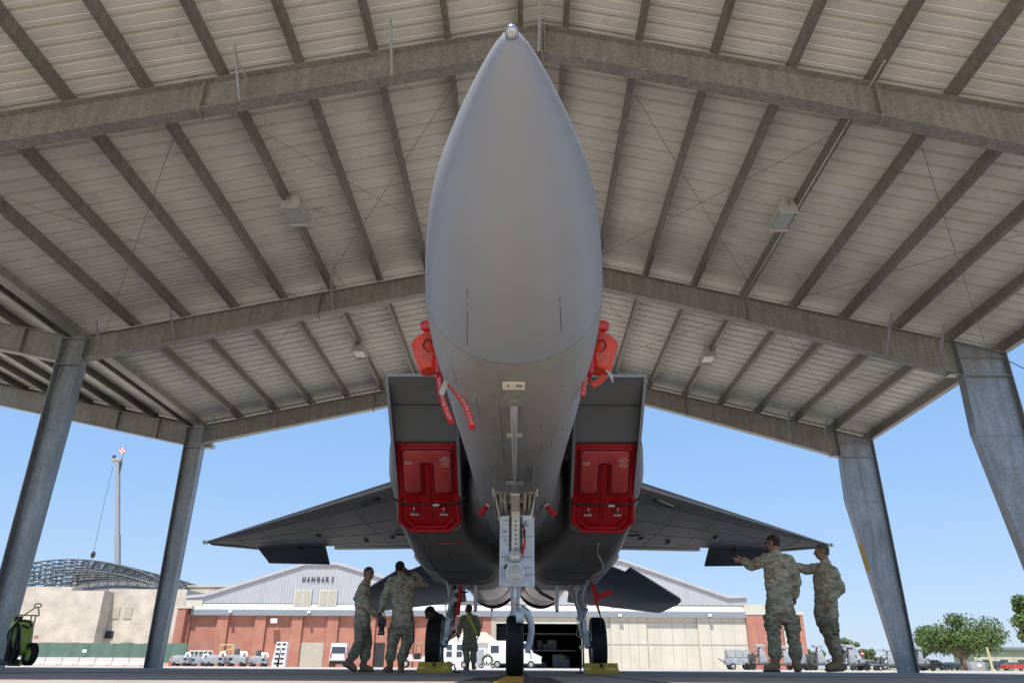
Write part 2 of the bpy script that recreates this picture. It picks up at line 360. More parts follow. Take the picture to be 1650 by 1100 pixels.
# shelter floor: same concrete with oil stains, roof shade put into its darker base
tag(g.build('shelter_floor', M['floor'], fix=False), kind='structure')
g = MB()
for y in [3.2, 9.3, 15.4, 21.5] + [27 + 6.1 * i for i in range(14)]: g.bb((-60, y - .012, .004), (60, y + .012, .0065))
for x in [-24.4 + 6.1 * i for i in range(9)]: g.bb((x - .012 + .9, 0, .0045), (x + .012 + .9, 100, .007))
tag(g.build('pavement_joints', M['sealant'], fix=False), kind='structure')
g = MB(); g.add([(-.40, 4.5, .008), (.24, 4.5, .008), (.24, 7.5, .008), (-.40, 7.5, .008)], [(0, 1, 2, 3)])
g.add([(-.23, 7.5, .008), (.06, 7.5, .008), (.06, 26, .008), (-.23, 26, .008)], [(0, 1, 2, 3)])
tag(g.build('taxi_line_border', M['blackpaint'], fix=False), kind='structure')
g = MB(); g.add([(-.17, 4.5, .012), (.0, 4.5, .012), (.0, 26, .012), (-.17, 26, .012)], [(0, 1, 2, 3)])
tag(g.build('taxi_line', M['yellowpaint'], fix=False), kind='structure')
g = MB(); g.add([(WX(1300, 150), 150, .03), (700, 150, .03), (700, 400, .6), (WX(1300, 150), 400, .6)], [(0, 1, 2, 3)])
tag(g.build('grass_verge', M['grass'], fix=False), kind='structure')

# ------------------------------------------------------------ shelter
XR = .3; ZT = 8.85; SL = .208; SR = .246; FR = [8.2, 14.8, 21.4]; Y0, Y1 = 1.3, 21.75
XL, XE = -9.93, 10.38
sh = thing('aircraft_shelter', 'galvanised steel open-sided gable sun shelter over the grey jet', 'shelter', (0, 12, 0))
SHM = Matrix.Translation((0, -12, 0))
def shb(mb, name, m, **k):
    place(mb, SHM); return mb.build(name, m, sh, **k)
def ztop(x):
    if x < XL: return ztop(XL) + (XL - x) * SL     # neighbouring gable rising to the left of the valley
    return ZT - (SR if x > XR else SL) * abs(x - XR)
def sheet(x0, x1, y0, y1):
    mb = MB(); prof = []; y = y0; P = .305
    while y < y1 - 1e-6:
        for dy, dz in ((0, 0), (.10, 0), (.106, .008), (.124, .008), (.13, 0), (.20, 0), (.206, .066), (.266, .066), (.272, 0)):
            if y + dy <= y1: prof.append((y + dy, dz))
        y += P
    a = [(x0, q, ztop(x0) + .215 + d) for q, d in prof]; b = [(x1, q, ztop(x1) + .215 + d) for q, d in prof]
    mb.loft([a, b], cap=False, closed=False); return mb
shb(sheet(XR, XE + .18, Y0, Y1), 'roof_panel', M['panel'], fix=False)
shb(sheet(XR, XL, Y0, Y1), 'roof_panel', M['panel'], fix=False)
shb(sheet(XL - .02, XL - 9.5, Y0, Y1), 'roof_panel', M['panel'], fix=False)
def purlin(x, sgn, big=False):
    # open C section, web vertical, mouth downhill
    d, fl, t = .2, .075, .006
    z = ztop(x) + .21; k = sgn
    sec = [(0, 0), (fl, 0), (fl, -.022), (fl - t, -.022), (fl - t, -t), (t, -t), (t, -d + t), (fl - t, -d + t), (fl - t, -d + .022), (fl, -d + .022), (fl, -d), (0, -d)]
    sl = -SL if sgn > 0 else SL
    ring = [Vector((x + k * u, Y0 + .02, z + v_ + (SL * (-abs(u))))) for u, v_ in sec]
    mb = MB(); mb.prism(ring, (0, 0, 0), (0, Y1 - Y0 - .04, 0)); return mb
px_ = []
for i in range(10):
    x = XR + .30 + i * 1.085
    if x < XE: px_.append(x); shb(purlin(x, 1), 'purlin', M['purlin'])
for i in range(10):
    x = XR - .30 - i * 1.085
    if x > XL + .2: px_.append(x); shb(purlin(x, -1), 'purlin', M['purlin'])
for i in range(8):
    x = XL - .45 - i * 1.085
    px_.append(x); mb = MB(); z = ztop(x) + .21
    mb.prism([(x, Y0, z), (x + .07, Y0, z - .015), (x + .07, Y0, z - .03), (x + .006, Y0, z - .02), (x + .006, Y0, z - .19), (x + .07, Y0, z - .2), (x + .07, Y0, z - .21), (x, Y0, z - .2)], (0, 0, 0), (0, Y1 - Y0, 0))
    shb(mb, 'purlin', M['purlin'])
# eave strut and trim on the right, valley gutter on the left
mb = MB(); z = ztop(XE)
mb.bb((XE - .05, Y0, z - .02), (XE + .02, Y1, z + .205)); mb.bb((XE + .02, Y0, z - .02), (XE + .10, Y1, z + .01)); 
shb(mb, 'eave_strut', M['purlin'])
mb = MB(); z = ztop(XL)
mb.prism([(XL - .12, Y0, z + .2), (XL - .11, Y0, z + .06), (XL + .11, Y0, z + .06), (XL + .12, Y0, z + .2), (XL + .135, Y0, z + .2), (XL + .125, Y0, z + .045), (XL - .125, Y0, z + .045), (XL - .135, Y0, z + .2)], (0, 0, 0), (0, Y1 - Y0, 0))
shb(mb, 'valley_gutter', M['galv'])
mb = MB()
mb.prism([(XR - .35, Y0, ztop(XR - .35) + .27), (XR, Y0, ztop(XR) + .275), (XR + .35, Y0, ztop(XR + .35) + .27), (XR, Y0, ztop(XR) + .285)], (0, 0, 0), (0, Y1 - Y0, 0))
shb(mb, 'ridge_cap', M['panel'])
for a, c in ((XL - 9.5, XL - .02), (XL, XR), (XR, XE + .15)):
    e1, e2 = (a + 1e-4, c - 1e-4)
    shb(MB().prism([(e1, Y1 + .003, ztop(e1) - .06), (e2, Y1 + .003, ztop(e2) - .06), (e2, Y1 + .003, ztop(e2) + .28), (e1, Y1 + .003, ztop(e1) + .28)], (0, 0, 0), (0, .012, 0)), 'end_fascia', M['purlin'])

def beam(stations, y, fw=.21, wt=.012, ft=.016):
    """I beam in the XZ plane, stations (x, ztop, zbot)"""
    mb = MB()
    top = [(x, zt) for x, zt, zb in stations]; bot = [(x, zb) for x, zt, zb in stations]
    # web
    n = len(stations)
    r1 = [Vector((x, y - wt / 2, zt - ft)) for x, zt, zb in stations] + [Vector((x, y - wt / 2, zb + ft)) for x, zt, zb in reversed(stations)]
    mb.prism(r1, (0, 0, 0), (0, wt, 0))
    for line, s in ((top, -1), (bot, 1)):
        ring = [Vector((x, y - fw / 2, z)) for x, z in line] + [Vector((x, y - fw / 2, z + s * ft)) for x, z in reversed(line)]
        mb.prism(ring, (0, 0, 0), (0, fw, 0))
    return mb
def dR(x):  # right rafter depth
    t = (x - XR) / (9.5 - XR); return .54 + .06 * t + .24 * max(0, t - .35) ** 1.3 * 1.6
for y in FR:
    KX = XE - 1.0
    st = [(XR + .012 + (KX - XR - .012) * i / 8, ztop(XR + (KX - XR) * i / 8), ztop(XR + (KX - XR) * i / 8) - dR(XR + (KX - XR) * i / 8)) for i in range(9)]
    mb = beam(st, y)
    # splice plates and web stiffeners
    for k, xx in ((0, XR + .02), (5, XR + 4.7)):
        mb.box((xx, y, ztop(xx) - dR(xx) / 2), (.022, .19, dR(xx) + .03))
    shb(mb, 'rafter', M['galv'])
    st = [(XR - .012 - (XR - XL - .3) * i / 6, ztop(XR - (XR - XL - .3) * i / 6), ztop(XR - (XR - XL - .3) * i / 6) - (.50 + .08 * i / 6)) for i in range(7)]
    mb = beam(st, y)
    for xx in (XR - .02, XR - 4.9): mb.box((xx, y, ztop(xx) - .29), (.022, .19, .62))
    shb(mb, 'rafter', M['galv'])
    st = [(XL - .27 - 9.2 * i / 4, ztop(XL - .27 - 9.2 * i / 4), ztop(XL - .27 - 9.2 * i / 4) - .62) for i in range(5)]
    mb = beam(st, y)
    for xx in (XL - 1.2, XL - 2.5): mb.box((xx, y, ztop(xx) - .31), (.03, .18, .6))
    shb(mb, 'rafter', M['galv'])
    # right tapered column: outer face plumb, inner face flared below the knee
    zk = ztop(KX) - dR(KX)
    cs = [(0, XE - .43), (zk - 1.25, XE - 1.05), (zk, KX), (ztop(KX) - .01, KX)]
    mb = MB(); wt, fw, ft = .014, .24, .018
    r1 = [Vector((x, y - wt / 2, z)) for z, x in cs] + [Vector((XE, y - wt / 2, ztop(XE) - .03)), Vector((XE, y - wt / 2, 0))]
    mb.prism(r1, (0, 0, 0), (0, wt, 0))
    for a, b in zip(cs[:-1], cs[1:]):
        mb.prism([Vector((a[1], y - fw / 2, a[0])), Vector((b[1], y - fw / 2, b[0])), Vector((b[1] - ft, y - fw / 2, b[0])), Vector((a[1] - ft, y - fw / 2, a[0]))], (0, 0, 0), (0, fw, 0))
    mb.bb((XE, y - fw / 2, 0), (XE + ft, y + fw / 2, ztop(XE) - .03))
    # knee stiffeners
    zz = ztop(XE) - .03
    mb.prism([Vector((KX, y - .11, ztop(KX))), Vector((XE, y - .11, zz)), Vector((XE, y - .11, zz - .016)), Vector((KX, y - .11, ztop(KX) - .016))], (0, 0, 0), (0, .22, 0))
    mb.bb((KX, y - .1, zk), (XE, y + .1, zk + .016)); mb.bb((KX, y - .1, zk + .42), (XE, y + .1, zk + .43))
    mb.bb((KX - .3, y - .1, zk + .03), (KX, y + .1, zk + .045))
    mb.bb((XE - .95, y - .006 - wt, zk - 1.3), (XE - .02, y - wt / 2 + .0, zk - 1.29))
    mb.bb((XE - .55, y - .2, 0), (XE + .12, y + .2, .022))
    shb(mb, 'column', M['column'])
    # left column, straight and slightly tapered
    mb = MB(); zt = ztop(XL) - .02; wb, wtp = .40, .56
    for s in (-1, 1):
        mb.prism([Vector((XL + s * wb / 2, y - .14, 0)), Vector((XL + s * wtp / 2, y - .14, zt)), Vector((XL + s * (wtp / 2 - .02), y - .14, zt)), Vector((XL + s * (wb / 2 - .02), y - .14, 0))], (0, 0, 0), (0, .28, 0))
    mb.prism([Vector((XL - wb / 2 + .02, y - .007, 0)), Vector((XL + wb / 2 - .02, y - .007, 0)), Vector((XL + wtp / 2 - .02, y - .007, zt)), Vector((XL - wtp / 2 + .02, y - .007, zt))], (0, 0, 0), (0, .014, 0))
    for z in (zt - .02, zt - .64): mb.bb((XL - .27, y - .13, z), (XL + .27, y + .13, z + .016))
    mb.bb((XL - .26, y - .03, 4.6), (XL + .26, y - .008, 4.612))
    mb.bb((XL - .3, y - .2, 0), (XL + .3, y + .2, .022))
    shb(mb, 'column', M['column'])
    # flange braces
    for i, x in enumerate({8.2: (-4.03, -1.89, .23), 14.8: (-4.27, -7.71, -9.26, 7.83, 8.88), 21.4: (-9.26, -7.7, 7.83, 8.88)}[y]):
        dd = dR(x) if x > XR else .54
        mb = MB()
        mb.bar((x, y - .1, ztop(x) - dd + .02), (x + .02, y - .62, ztop(x) + .03), .04, .006)
        mb.bar((x + .018, y - .1, ztop(x) - dd + .02), (x + .038, y - .62, ztop(x) + .03), .006, .04)
        shb(mb, 'flange_brace', M['jetedge'])
# rod bracing under the sheets
for (ya, yb) in ((FR[0], FR[1]), (FR[1], FR[2])):
    for (xa, xb) in ((XR - 1.0, XR - 5.0), (XR - 5.2, XR - 9.6), (XR + 1, XR + 5), (XR + 5.2, XR + 9.7)):
        for q in (0, 1):
            x1, x2 = (xa, xb) if q else (xb, xa)
            mb = MB(); mb.tube([(x1, ya + .1, ztop(x1) - .12), (x2, yb - .1, ztop(x2) - .12)], .0055, 6)
            shb(mb, 'bracing_rod', M['purlin'])
mb = MB(); zz = ztop(XE) - .15
mb.tube([(XE + .03, 14.8, zz), (XE + .06, 8.2, .5)], .010, 6); shb(mb, 'bracing_rod', M['purlin'])
# caution strip on rear right column
mb = MB(); A = Vector((XE - .43 - .0, 0, 0)); 
for z in (2.6,):
    t0, t1 = z / (ztop(XE - 1) - dR(XE - 1) - 1.25), (z + .72) / (ztop(XE - 1) - dR(XE - 1) - 1.25)
    xa, xb = XE - .43 - .62 * t0, XE - .43 - .62 * t1
    mb.prism([Vector((xa - .019, 21.275, z)), Vector((xb - .019, 21.275, z + .72)), Vector((xb + .004, 21.275, z + .72)), Vector((xa + .004, 21.275, z))], (0, 0, 0), (0, .2, 0))
shb(mb, 'caution_strip', M['yellowpaint'])

# ceiling lamps
def lamp(px, py, D, label):
    p = W(px, py, D); z = ztop(p.x) - .02; sg = -1 if p.x > XR else 1
    t = thing('ceiling_lamp', label, 'lamp', (p.x, D, z - .02), 0, 'lamps hung under the shelter roof')
    mb = MB(); mb.prism([(-.17, -.30, .0), (-.12, -.30, .14), (.12, -.30, .14), (.17, -.30, .0), (.17, -.30, -.05), (-.17, -.30, -.05)], (0, 0, 0), (0, .6, 0))
    mb.build('lamp_housing', M['lamphouse'], t, bevel=.006)
    mb = MB(); mb.prism([(-.15, -.29, -.052), (.15, -.29, -.052), (.13, -.27, -.10), (-.13, -.27, -.10)], (0, 0, 0), (0, .58, 0)); mb.build('lens', M['diffuser'], t)
    MB().box((0, -.29, -.09), (.33, .03, .1)).build('end_frame', M['lamphouse'], t, bevel=.004); MB().box((0, .31, -.09), (.33, .03, .1)).build('end_frame', M['lamphouse'], t, bevel=.004)
    mb = MB(); mb.tube([(0, -.36, -.02), (0, -.36, .12), (0, -.15, .17)], .012, 6); mb.box((.02, 0, .18), (.06, .3, .06)); mb.build('bracket', M['galv'], t)
lamp(473, 355, 11.5, 'boxy white lamp under roof, left of the jet nose and nearer the camera')
lamp(1264, 362, 11.5, 'boxy white lamp under roof, right of the jet nose and nearer the camera')
lamp(580, 570, 18.1, 'small pale lamp at the rear bay of the roof, left of the jet')
lamp(1140, 577, 18.1, 'small pale lamp at the rear bay of the roof, right of the jet')
p = W(326, 716, 21.5)
for x in (XR - 4.35, XR + 4.65):
    shb(MB().tube([(x, FR[0] - .5, ztop(x) - .01), (x, FR[1] - .2, ztop(x) - .01), (x, FR[1] + .2, ztop(x) - .01), (x, FR[2], ztop(x) - .01)], .014, 6), 'conduit', M['lamphouse'])
for y in FR[1:]: shb(MB().tube([(XR - 9.4, y - .12, ztop(XR - 9.4) - .02), (XR - .2, y - .12, ztop(XR - .2) - .02)], .012, 6), 'conduit', M['lamphouse'])
for y in FR:
    for k, xx in enumerate((XR + .045, XR - .045, XR + 4.725, XR - 4.925)):
        for q in range(4):
            shb(MB().sphere((xx, y - .06, ztop(xx) - .08 - .12 * q), .018, 8, 6), 'bolt', M['galv'])
t = thing('flood_lamp', 'small grey lamp bracketed beside the top of the rear left column', 'lamp', (p.x, 21.7, p.z))
MB().box((.1, 0, 0), (.34, .26, .12)).build('lamp_housing', M['lamphouse'], t, bevel=.01); MB().box((-.18, 0, .06), (.3, .05, .04)).build('bracket', M['galv'], t)
# ------------------------------------------------------------ aircraft (x lateral, y aft from the nose tip, z up)
jet = thing('fighter_jet', 'twin-engine dark grey fighter jet with a paler nose parked nose-on under the shelter', 'jet', (-.045, 2.15, 0), .007)
def J(mb, name, m, parent=None, **k): return mb.build(name, m, parent or jet, **k)
def JW(px, py, D):
    """pixel at distance D -> aircraft coordinates"""
    p = W(px, py, D); return Matrix.Rotation(-.007, 4, 'Z') @ (p - Vector((-.045, 2.15, 0)))
NO = [(0, 2.41, .018, .018, .018, 2), (.05, 2.408, .036, .036, .036, 2), (.12, 2.405, .078, .078, .078, 2), (.3, 2.40, .160, .160, .158, 2), (.6, 2.385, .280, .280, .278, 2), (1.0, 2.36, .412, .41, .402, 2), (1.5, 2.335, .505, .50, .49, 2), (2.0, 2.31, .565, .56, .53, 2),
      (2.5, 2.30, .588, .60, .57, 2.05), (3.2, 2.30, .572, .62, .60, 2.1), (4.0, 2.30, .55, .66, .64, 2.15), (4.8, 2.30, .525, .70, .66, 2.2), (5.6, 2.30, .515, .74, .66, 2.2), (6.6, 2.3, .505, .80, .66, 2.3), (7.6, 2.3, .5, .85, .66, 2.3), (8.6, 2.3, .5, .9, .6, 2.4)]
def lin(T, s):
    if s <= T[0][0]: return T[0][1:]
    for a, b in zip(T[:-1], T[1:]):
        if s <= b[0]:
            # smooth (Catmull-Rom like) interpolation
            i = T.index(a); p0 = T[max(0, i - 1)]; p3 = T[min(len(T) - 1, i + 2)]; u = (s - a[0]) / (b[0] - a[0]); out = []
            for k in range(1, len(a)):
                m1 = (b[k] - p0[k]) / (b[0] - p0[0]) * (b[0] - a[0]); m2 = (p3[k] - a[k]) / (p3[0] - a[0]) * (b[0] - a[0])
                h = (2 * u**3 - 3 * u**2 + 1) * a[k] + (u**3 - 2 * u**2 + u) * m1 + (-2 * u**3 + 3 * u**2) * b[k] + (u**3 - u**2) * m2
                out.append(h)
            return out
    return T[-1][1:]
def fsec(s, n=64, grow=0):
    zc, hw, hu, hl, e = lin(NO, s); r = []
    for k in range(n):
        a = 2 * pi * k / n; c, q = cos(a), sin(a)
        x = (hw + grow) * math.copysign(abs(c) ** (2 / e), c); z = ((hu if q > 0 else hl) + grow) * math.copysign(abs(q) ** (2 / e), q)
        r.append(Vector((x, s, zc + z)))
    return r
def belly(s): z = lin(NO, s); return z[0] - z[3]
ss = [0, .02, .05, .08, .12, .17, .23, .3, .38, .47, .57, .68, .8, .92, 1.05, 1.2, 1.35, 1.5, 1.65, 1.8, 1.92, 2.0]
J(MB().loft([fsec(s) for s in ss if s >= .05]), 'radome', M['radome'], smooth=True, angle=60)
J(MB().sphere((0, .036, 2.41), (.029, .036, .029), 20, 14), 'nose_tip', M['steel'], smooth=True, angle=60)
ss = [2.01] + [2.2 + .2 * i for i in range(33)]
mb = MB().loft([fsec(s) for s in ss])
# opening of the nose gear bay
BS0, BS1, BW = 4.98, 6.2, .20
mb.f = [f for f in mb.f if not (len(f) == 4 and (lambda c: c.z < 1.9 and abs(c.x) < BW and BS0 < c.y < BS1)(sum((mb.v[i] for i in f), Vector()) / 4))]
fus = J(mb, 'forward_fuselage', M['jetfwd'], smooth=True, angle=50)
# strips on radome
for px in (753, 901):
    pts = []
    for py in range(466, 556, 8):
        xx = px + (0 if px < 800 else (py - 466) * .05)
        # walk along the ray until it meets the radome
        best = None; D = 3.0
        while D < 5:
            p = JW(xx, py, D); s = p.y
            if 0 < s < 2:
                zc, hw, hu, hl, e = lin(NO, s)
                if (p.x / hw) ** 2 + ((p.z - zc) / hl) ** 2 < 1.0: best = p; break
            D += .01
        if best is not None: pts.append(best)
    if len(pts) > 3: J(MB().tube(pts, .0035, 6), 'diverter_strip', M['softseam'])
# placards under the nose
def placard(s, w_, h_, txt, parent, x=0):
    z = belly(s) - .006; t2 = atan2(belly(s + .1) - belly(s - .1), .2)
    Mx = Matrix.Translation((x, s, z)) @ Matrix.Rotation(t2, 4, 'X')
    pl = MB().box((0, 0, 0), (w_, h_, .006)); place(pl, Mx); o = J(pl, 'placard', M['tagwhite'], parent)
    return Mx, o
Mx, o = placard(2.28, .145, .11, '', jet)
for k, c in enumerate(('I', 'IV')):
    tx = text_mb(c, .05, .001); place(tx, Mx @ Matrix.Translation((-.035 + .07 * k, 0, -.005)) @ Matrix.Rotation(pi, 4, 'X') @ Matrix.Rotation(0, 4, 'Z')); J(tx, 'lettering', M['ink'], o)
placard(3.22, .115, .07, '', jet)
# belly seams and panel lines
for x in (-.26, -.1, .22, .3):
    pts = []
    for i in range(12):
        s = (3.6 if x > .2 else 2.6) + i * .12; zc, hw, hu, hl, e = lin(NO, s); z = zc - (hl + .001) * max(0, 1 - (abs(x) / hw) ** e) ** (1 / e); pts.append((x * (1 - i * .01), s, z))
    J(MB().tube(pts, .0022, 4), 'panel_seam', M['softseam'])
for (s, x) in ((2.5, -.35), (2.5, .33), (3.3, -.3), (3.5, .38), (3.1, .2), (4.3, -.2), (4.4, .25)):
    zc, hw, hu, hl, e = lin(NO, s); z = zc - (hl) * max(0, 1 - (abs(x) / hw) ** e) ** (1 / e); J(MB().sphere((x, s, z), .006), 'fastener', M['softseam'])
# belly probe: slim tapering tube on a faired foot
mb = MB(); mb.tube([(0, 2.62, belly(2.62) + .02), (0, 2.68, belly(2.68) - .05), (0, 3.0, belly(3) - .075), (0, 3.9, belly(3.9) - .06), (0, 4.55, belly(4.55) - .05)], [.03, .024, .021, .016, .008], 12)
J(mb, 'belly_probe', M['jetedge'], smooth=True)
mb = MB(); mb.sphere((0, 2.6, belly(2.6) + .012), (.055, .10, .022)); J(mb, 'probe_foot', M['jetfwd'], smooth=True)
mb = MB(); mb.box((0, 4.5, belly(4.5) - .02), (.16, .03, .03)); J(mb, 'probe_clamp', M['gearmetal'])
mb = MB(); mb.prism([(0, 4.0, belly(4) + .01), (0, 4.25, belly(4.2) - .10), (0, 4.5, belly(4.4) - .1), (0, 4.55, belly(4.4) + .01)], (.16, 0, 0), (.168, 0, 0)); place(mb, Matrix.Translation((.16, 0, 0))); J(mb, 'blade_antenna', M['jetfwd'])
# canopy
cs = []
for s, hw, h in ((3.1, .12, .02), (3.5, .34, .25), (4.2, .42, .55), (5.2, .44, .72), (6.2, .42, .66), (7.2, .34, .45), (8.2, .2, .2)):
    base = lin(NO, s)[0] + lin(NO, s)[2] - .12
    cs.append([Vector((hw * cos(pi * k / 16), s, base + h * sin(pi * k / 16))) for k in range(17)])
cn = J(MB().loft(cs, cap=False, closed=True), 'canopy', M['canopy'], smooth=True)
# spine and centre body
def rsec(s, hw, zt, zb, e=4, n=40):
    r = []
    for k in range(n):
        a = 2 * pi * k / n; c, q = cos(a), sin(a)
        r.append(Vector((hw * math.copysign(abs(c) ** (2 / e), c), s, (zt + zb) / 2 + (zt - zb) / 2 * math.copysign(abs(q) ** (2 / e), q))))
    return r
J(MB().loft([rsec(6.9, .52, 3.0, 1.72, 2.6), rsec(7.7, .66, 3.15, 1.74, 3), rsec(8.6, 1.2, 3.25, 1.78), rsec(10, 1.45, 3.2, 1.8), rsec(13, 1.5, 3.1, 1.85), rsec(15.5, 1.35, 2.95, 1.8), rsec(17, 1.2, 2.8, 1.75), rsec(17.4, .9, 2.7, 1.8)]), 'centre_body', M['jet'], smooth=True)
# engine nacelles with raked rectangular intakes
def nring(s, xi, xo, zt, zb, ro, ri, rake=0, sgn=1, zn=None):
    P = []
    def arc(cx, cz, r, a0, a1, n):
        for k in range(n + 1):
            a = a0 + (a1 - a0) * k / n; P.append((cx + r * cos(a), cz + r * sin(a)))
    for k in range(6): P.append((xi + (xo - xi) * k / 6, zt))
    for k in range(8): P.append((xo, zt + (zb + ro - zt) * k / 8))
    arc(xo - ro, zb + ro, ro, 0, -pi / 2, 9)
    for k in range(1, 5): P.append((xo - ro + (xi + ri - xo + ro) * k / 5, zb))
    arc(xi + ri, zb + ri, ri, -pi / 2, -pi, 9)
    for k in range(1, 8): P.append((xi, zb + ri + (zt - zb - ri) * k / 8))
    return [Vector((sgn * x, s + rake * (zt - z) / (zt - zb), z)) for x, z in P]
LIPS = 5.9; RAKE = 1.82
for sg in (-1, 1):
    rings = [nring(LIPS, .70, 1.545, 3.24, 1.72, .20, .12, RAKE, sg), nring(LIPS + .25, .69, 1.55, 3.26, 1.68, .24, .14, 1.70, sg), nring(6.8, .68, 1.56, 3.27, 1.58, .34, .2, 1.4, sg),
             nring(7.8, .60, 1.57, 3.26, 1.46, .42, .26, .9, sg), nring(8.8, .44, 1.58, 3.22, 1.38, .50, .3, .45, sg), nring(9.8, .26, 1.58, 3.15, 1.35, .56, .34, .15, sg),
             nring(10.6, .18, 1.57, 3.05, 1.35, .60, .4, 0, sg), nring(11.5, .14, 1.52, 2.95, 1.40, .58, .45, 0, sg), nring(13, .10, 1.42, 2.85, 1.47, .60, .5, 0, sg), nring(15, .08, 1.32, 2.8, 1.52, .61, .58, 0, sg), nring(17.2, .06, 1.24, 2.76, 1.56, .58, .57, 0, sg)]
    mb = MB().loft(rings[:9], cap=False)
    nac = J(mb, 'engine_nacelle', M['jet'], smooth=True, angle=50)
    J(MB().loft(rings[8:], cap=False), 'engine_bay', M['hotmetal'], smooth=True)
    # lip rim and inner duct
    inn = nring(LIPS, .735, 1.505, 3.205, 1.765, .17, .09, RAKE - .05, sg)
    J(MB().loft([rings[0], [p + Vector((0, .004, 0)) for p in inn]], cap=False), 'intake_lip', M['jetedge'], nac)
    def duct(s, rake, zt, zb): return nring(s, .735, 1.505, zt, zb, .17, .09, rake, sg)
    J(MB().loft([inn, duct(LIPS + .42, RAKE - .25, 3.02, 1.77), duct(LIPS + .80, RAKE - .7, 2.66, 1.77), duct(LIPS + 2.6, .1, 2.5, 1.8), [Vector((sg * 1.12, LIPS + 3.2, 2.1))] * 42][:4], cap=False), 'intake_duct', M['duct'], nac, smooth=True, angle=25)
    mb = MB(); mb.bb((sg * .735, LIPS + .41, 2.995), (sg * 1.505, LIPS + .425, 3.0)); J(mb, 'ramp_seam', M['seam'], nac)
    # conformal tank bulging beside the nacelle
    cr = []
    for s, cx, hw, zc, hh in ((6.85, 1.50, .02, 2.82, .05), (7.1, 1.51, .10, 2.80, .20), (7.5, 1.52, .19, 2.77, .34), (8.0, 1.53, .26, 2.72, .46), (8.8, 1.54, .30, 2.66, .56), (10, 1.54, .31, 2.6, .6), (12, 1.52, .30, 2.55, .58), (14, 1.45, .24, 2.5, .42), (15.5, 1.35, .1, 2.45, .2)):
        cr.append([Vector((sg * (cx + hw * math.copysign(abs(cos(a)) ** .85, cos(a))), s, zc + hh * math.copysign(abs(sin(a)) ** .85, sin(a)))) for a in [2 * pi * k / 28 for k in range(28)]])
    J(MB().loft(cr), 'conformal_tank', M['jetfwd'] if False else M['jet'], smooth=True)
    for s0 in (8.3, 9.5, 10.5):
        u_ = {8.3: rings[4], 9.5: rings[5], 10.5: rings[6]}[s0]; pts = [Vector((p.x * 1.001, p.y - .002, p.z - .002)) for p in u_[9:33]]; J(MB().tube(pts, .003, 4), 'panel_seam', M['seam'], nac)
    for i_ in (16, 22, 27): J(MB().tube([Vector((r_[i_].x, r_[i_].y, r_[i_].z - .002)) for r_ in rings[2:9]], .003, 4), 'panel_seam', M['seam'], nac)
    # vent on nacelle floor, drain masts
    mb = MB(); mb.bb((sg * .62, 10.62, 1.335), (sg * 1.12, 10.70, 1.345)); J(mb, 'vent_slot', M['jetedge'], nac)
    # diverter between intake and fuselage, blackened to stand for the gap's shade
    mb = MB(); mb.bb((sg * .50, 7.0, 2.5), (sg * .70, 7.6, 3.1)); J(mb, 'diverter', M['seam'])
    # nozzle
    prof = [(17.1, .63), (17.5, .62), (17.9, .57), (18.3, .49), (18.3, .46), (17.9, .5), (17.3, .45), (17.2, .02)]
    J(MB().lathe(prof, (sg * .62, 0, 2.15), 'Y', 36, cap=False), 'nozzle', M['nozzle'], smooth=True, angle=35)
    J(MB().lathe([(18.22, .52), (18.24, .61), (18.33, .61), (18.34, .2), (18.35, .02)], (sg * .62, 0, 2.10), 'Y', 36, cap=False), 'exhaust_cover', M['maroon'], smooth=True, angle=35)
    mb = MB(); mb.lathe([(16.2, .60), (17.15, .655), (17.16, .60)], (sg * .62, 0, 2.15), 'Y', 36, cap=False); J(mb, 'nozzle_fairing', M['hotmetal'], smooth=True)
    # wing
    root = 1.2; LE0, tipx, slope = 13.45, 6.45, 1.02
    def le(x): return LE0 - (tipx - x) * slope
    def te(x): return 14.12 if x <= 5.62 else 14.12 - (x - 5.62) / (tipx - 5.62) * (14.12 - 13.62)
    def zw(x): return 2.56 - .023 * (x - 1.9) * 1.15
    secs = []
    for x in (1.2, 2.2, 3.2, 4.2, 5.0, 5.62, 5.9, 6.2, 6.42, 6.46):
        a, b = le(x), te(x); c = b - a; th = .045 * c * (1 if x < 6.3 else .7) + .01; r = []
        prof = [(0, 0), (.01, .3), (.04, .55), (.12, .8), (.35, 1), (.7, .6), (1, .08), (1, -.08), (.7, -.28), (.35, -.42), (.12, -.36), (.04, -.26), (.01, -.14)]
        for u, v_ in prof: r.append(Vector((sg * x, a + u * c, zw(x) - .035 * u * (1 if x < 5.7 else .4) + v_ * th)))
        secs.append(r)
    wing = J(MB().loft(secs), 'wing', M['jet'], smooth=True, angle=35)
    mb = MB(); mb.tube([(sg * x, le(x) - .004, zw(x)) for x in (1.85, 3, 4.5, 6.43)], [.03, .024, .018, .012], 8); J(mb, 'leading_edge', M['jetedge'], wing, smooth=True)
    # tip lamp
    mb = MB(); mb.tube([(sg * 6.46, 13.38, 2.445), (sg * 6.52, 13.5, 2.44), (sg * 6.53, 13.7, 2.43)], [.02, .04, .015], 10); J(mb, 'wingtip_lamp', M['lens'], wing, smooth=True)
    # raked trailing tip piece
    def plate(pts, t, name, m, par):
        mb = MB(); mb.prism([Vector((sg * x, s, z + t / 2)) for x, s, z in pts], (0, 0, 0), (0, 0, -t)); return J(mb, name, m, par, bevel=t * .3)
    plate([(1.3, 14.09, 2.528), (3.93, 14.09, 2.478), (4.06, 14.62, 2.475), (4.0, 14.70, 2.475), (1.3, 14.70, 2.515)], .022, 'flap', M['jet'], wing)
    plate([(4.14, 14.10, 2.465), (5.62, 14.10, 2.44), (5.60, 14.2, 2.42), (5.52, 14.78, 2.19), (4.16, 14.78, 2.17), (4.14, 14.2, 2.44)], .04, 'aileron', M['jetdark'], wing)
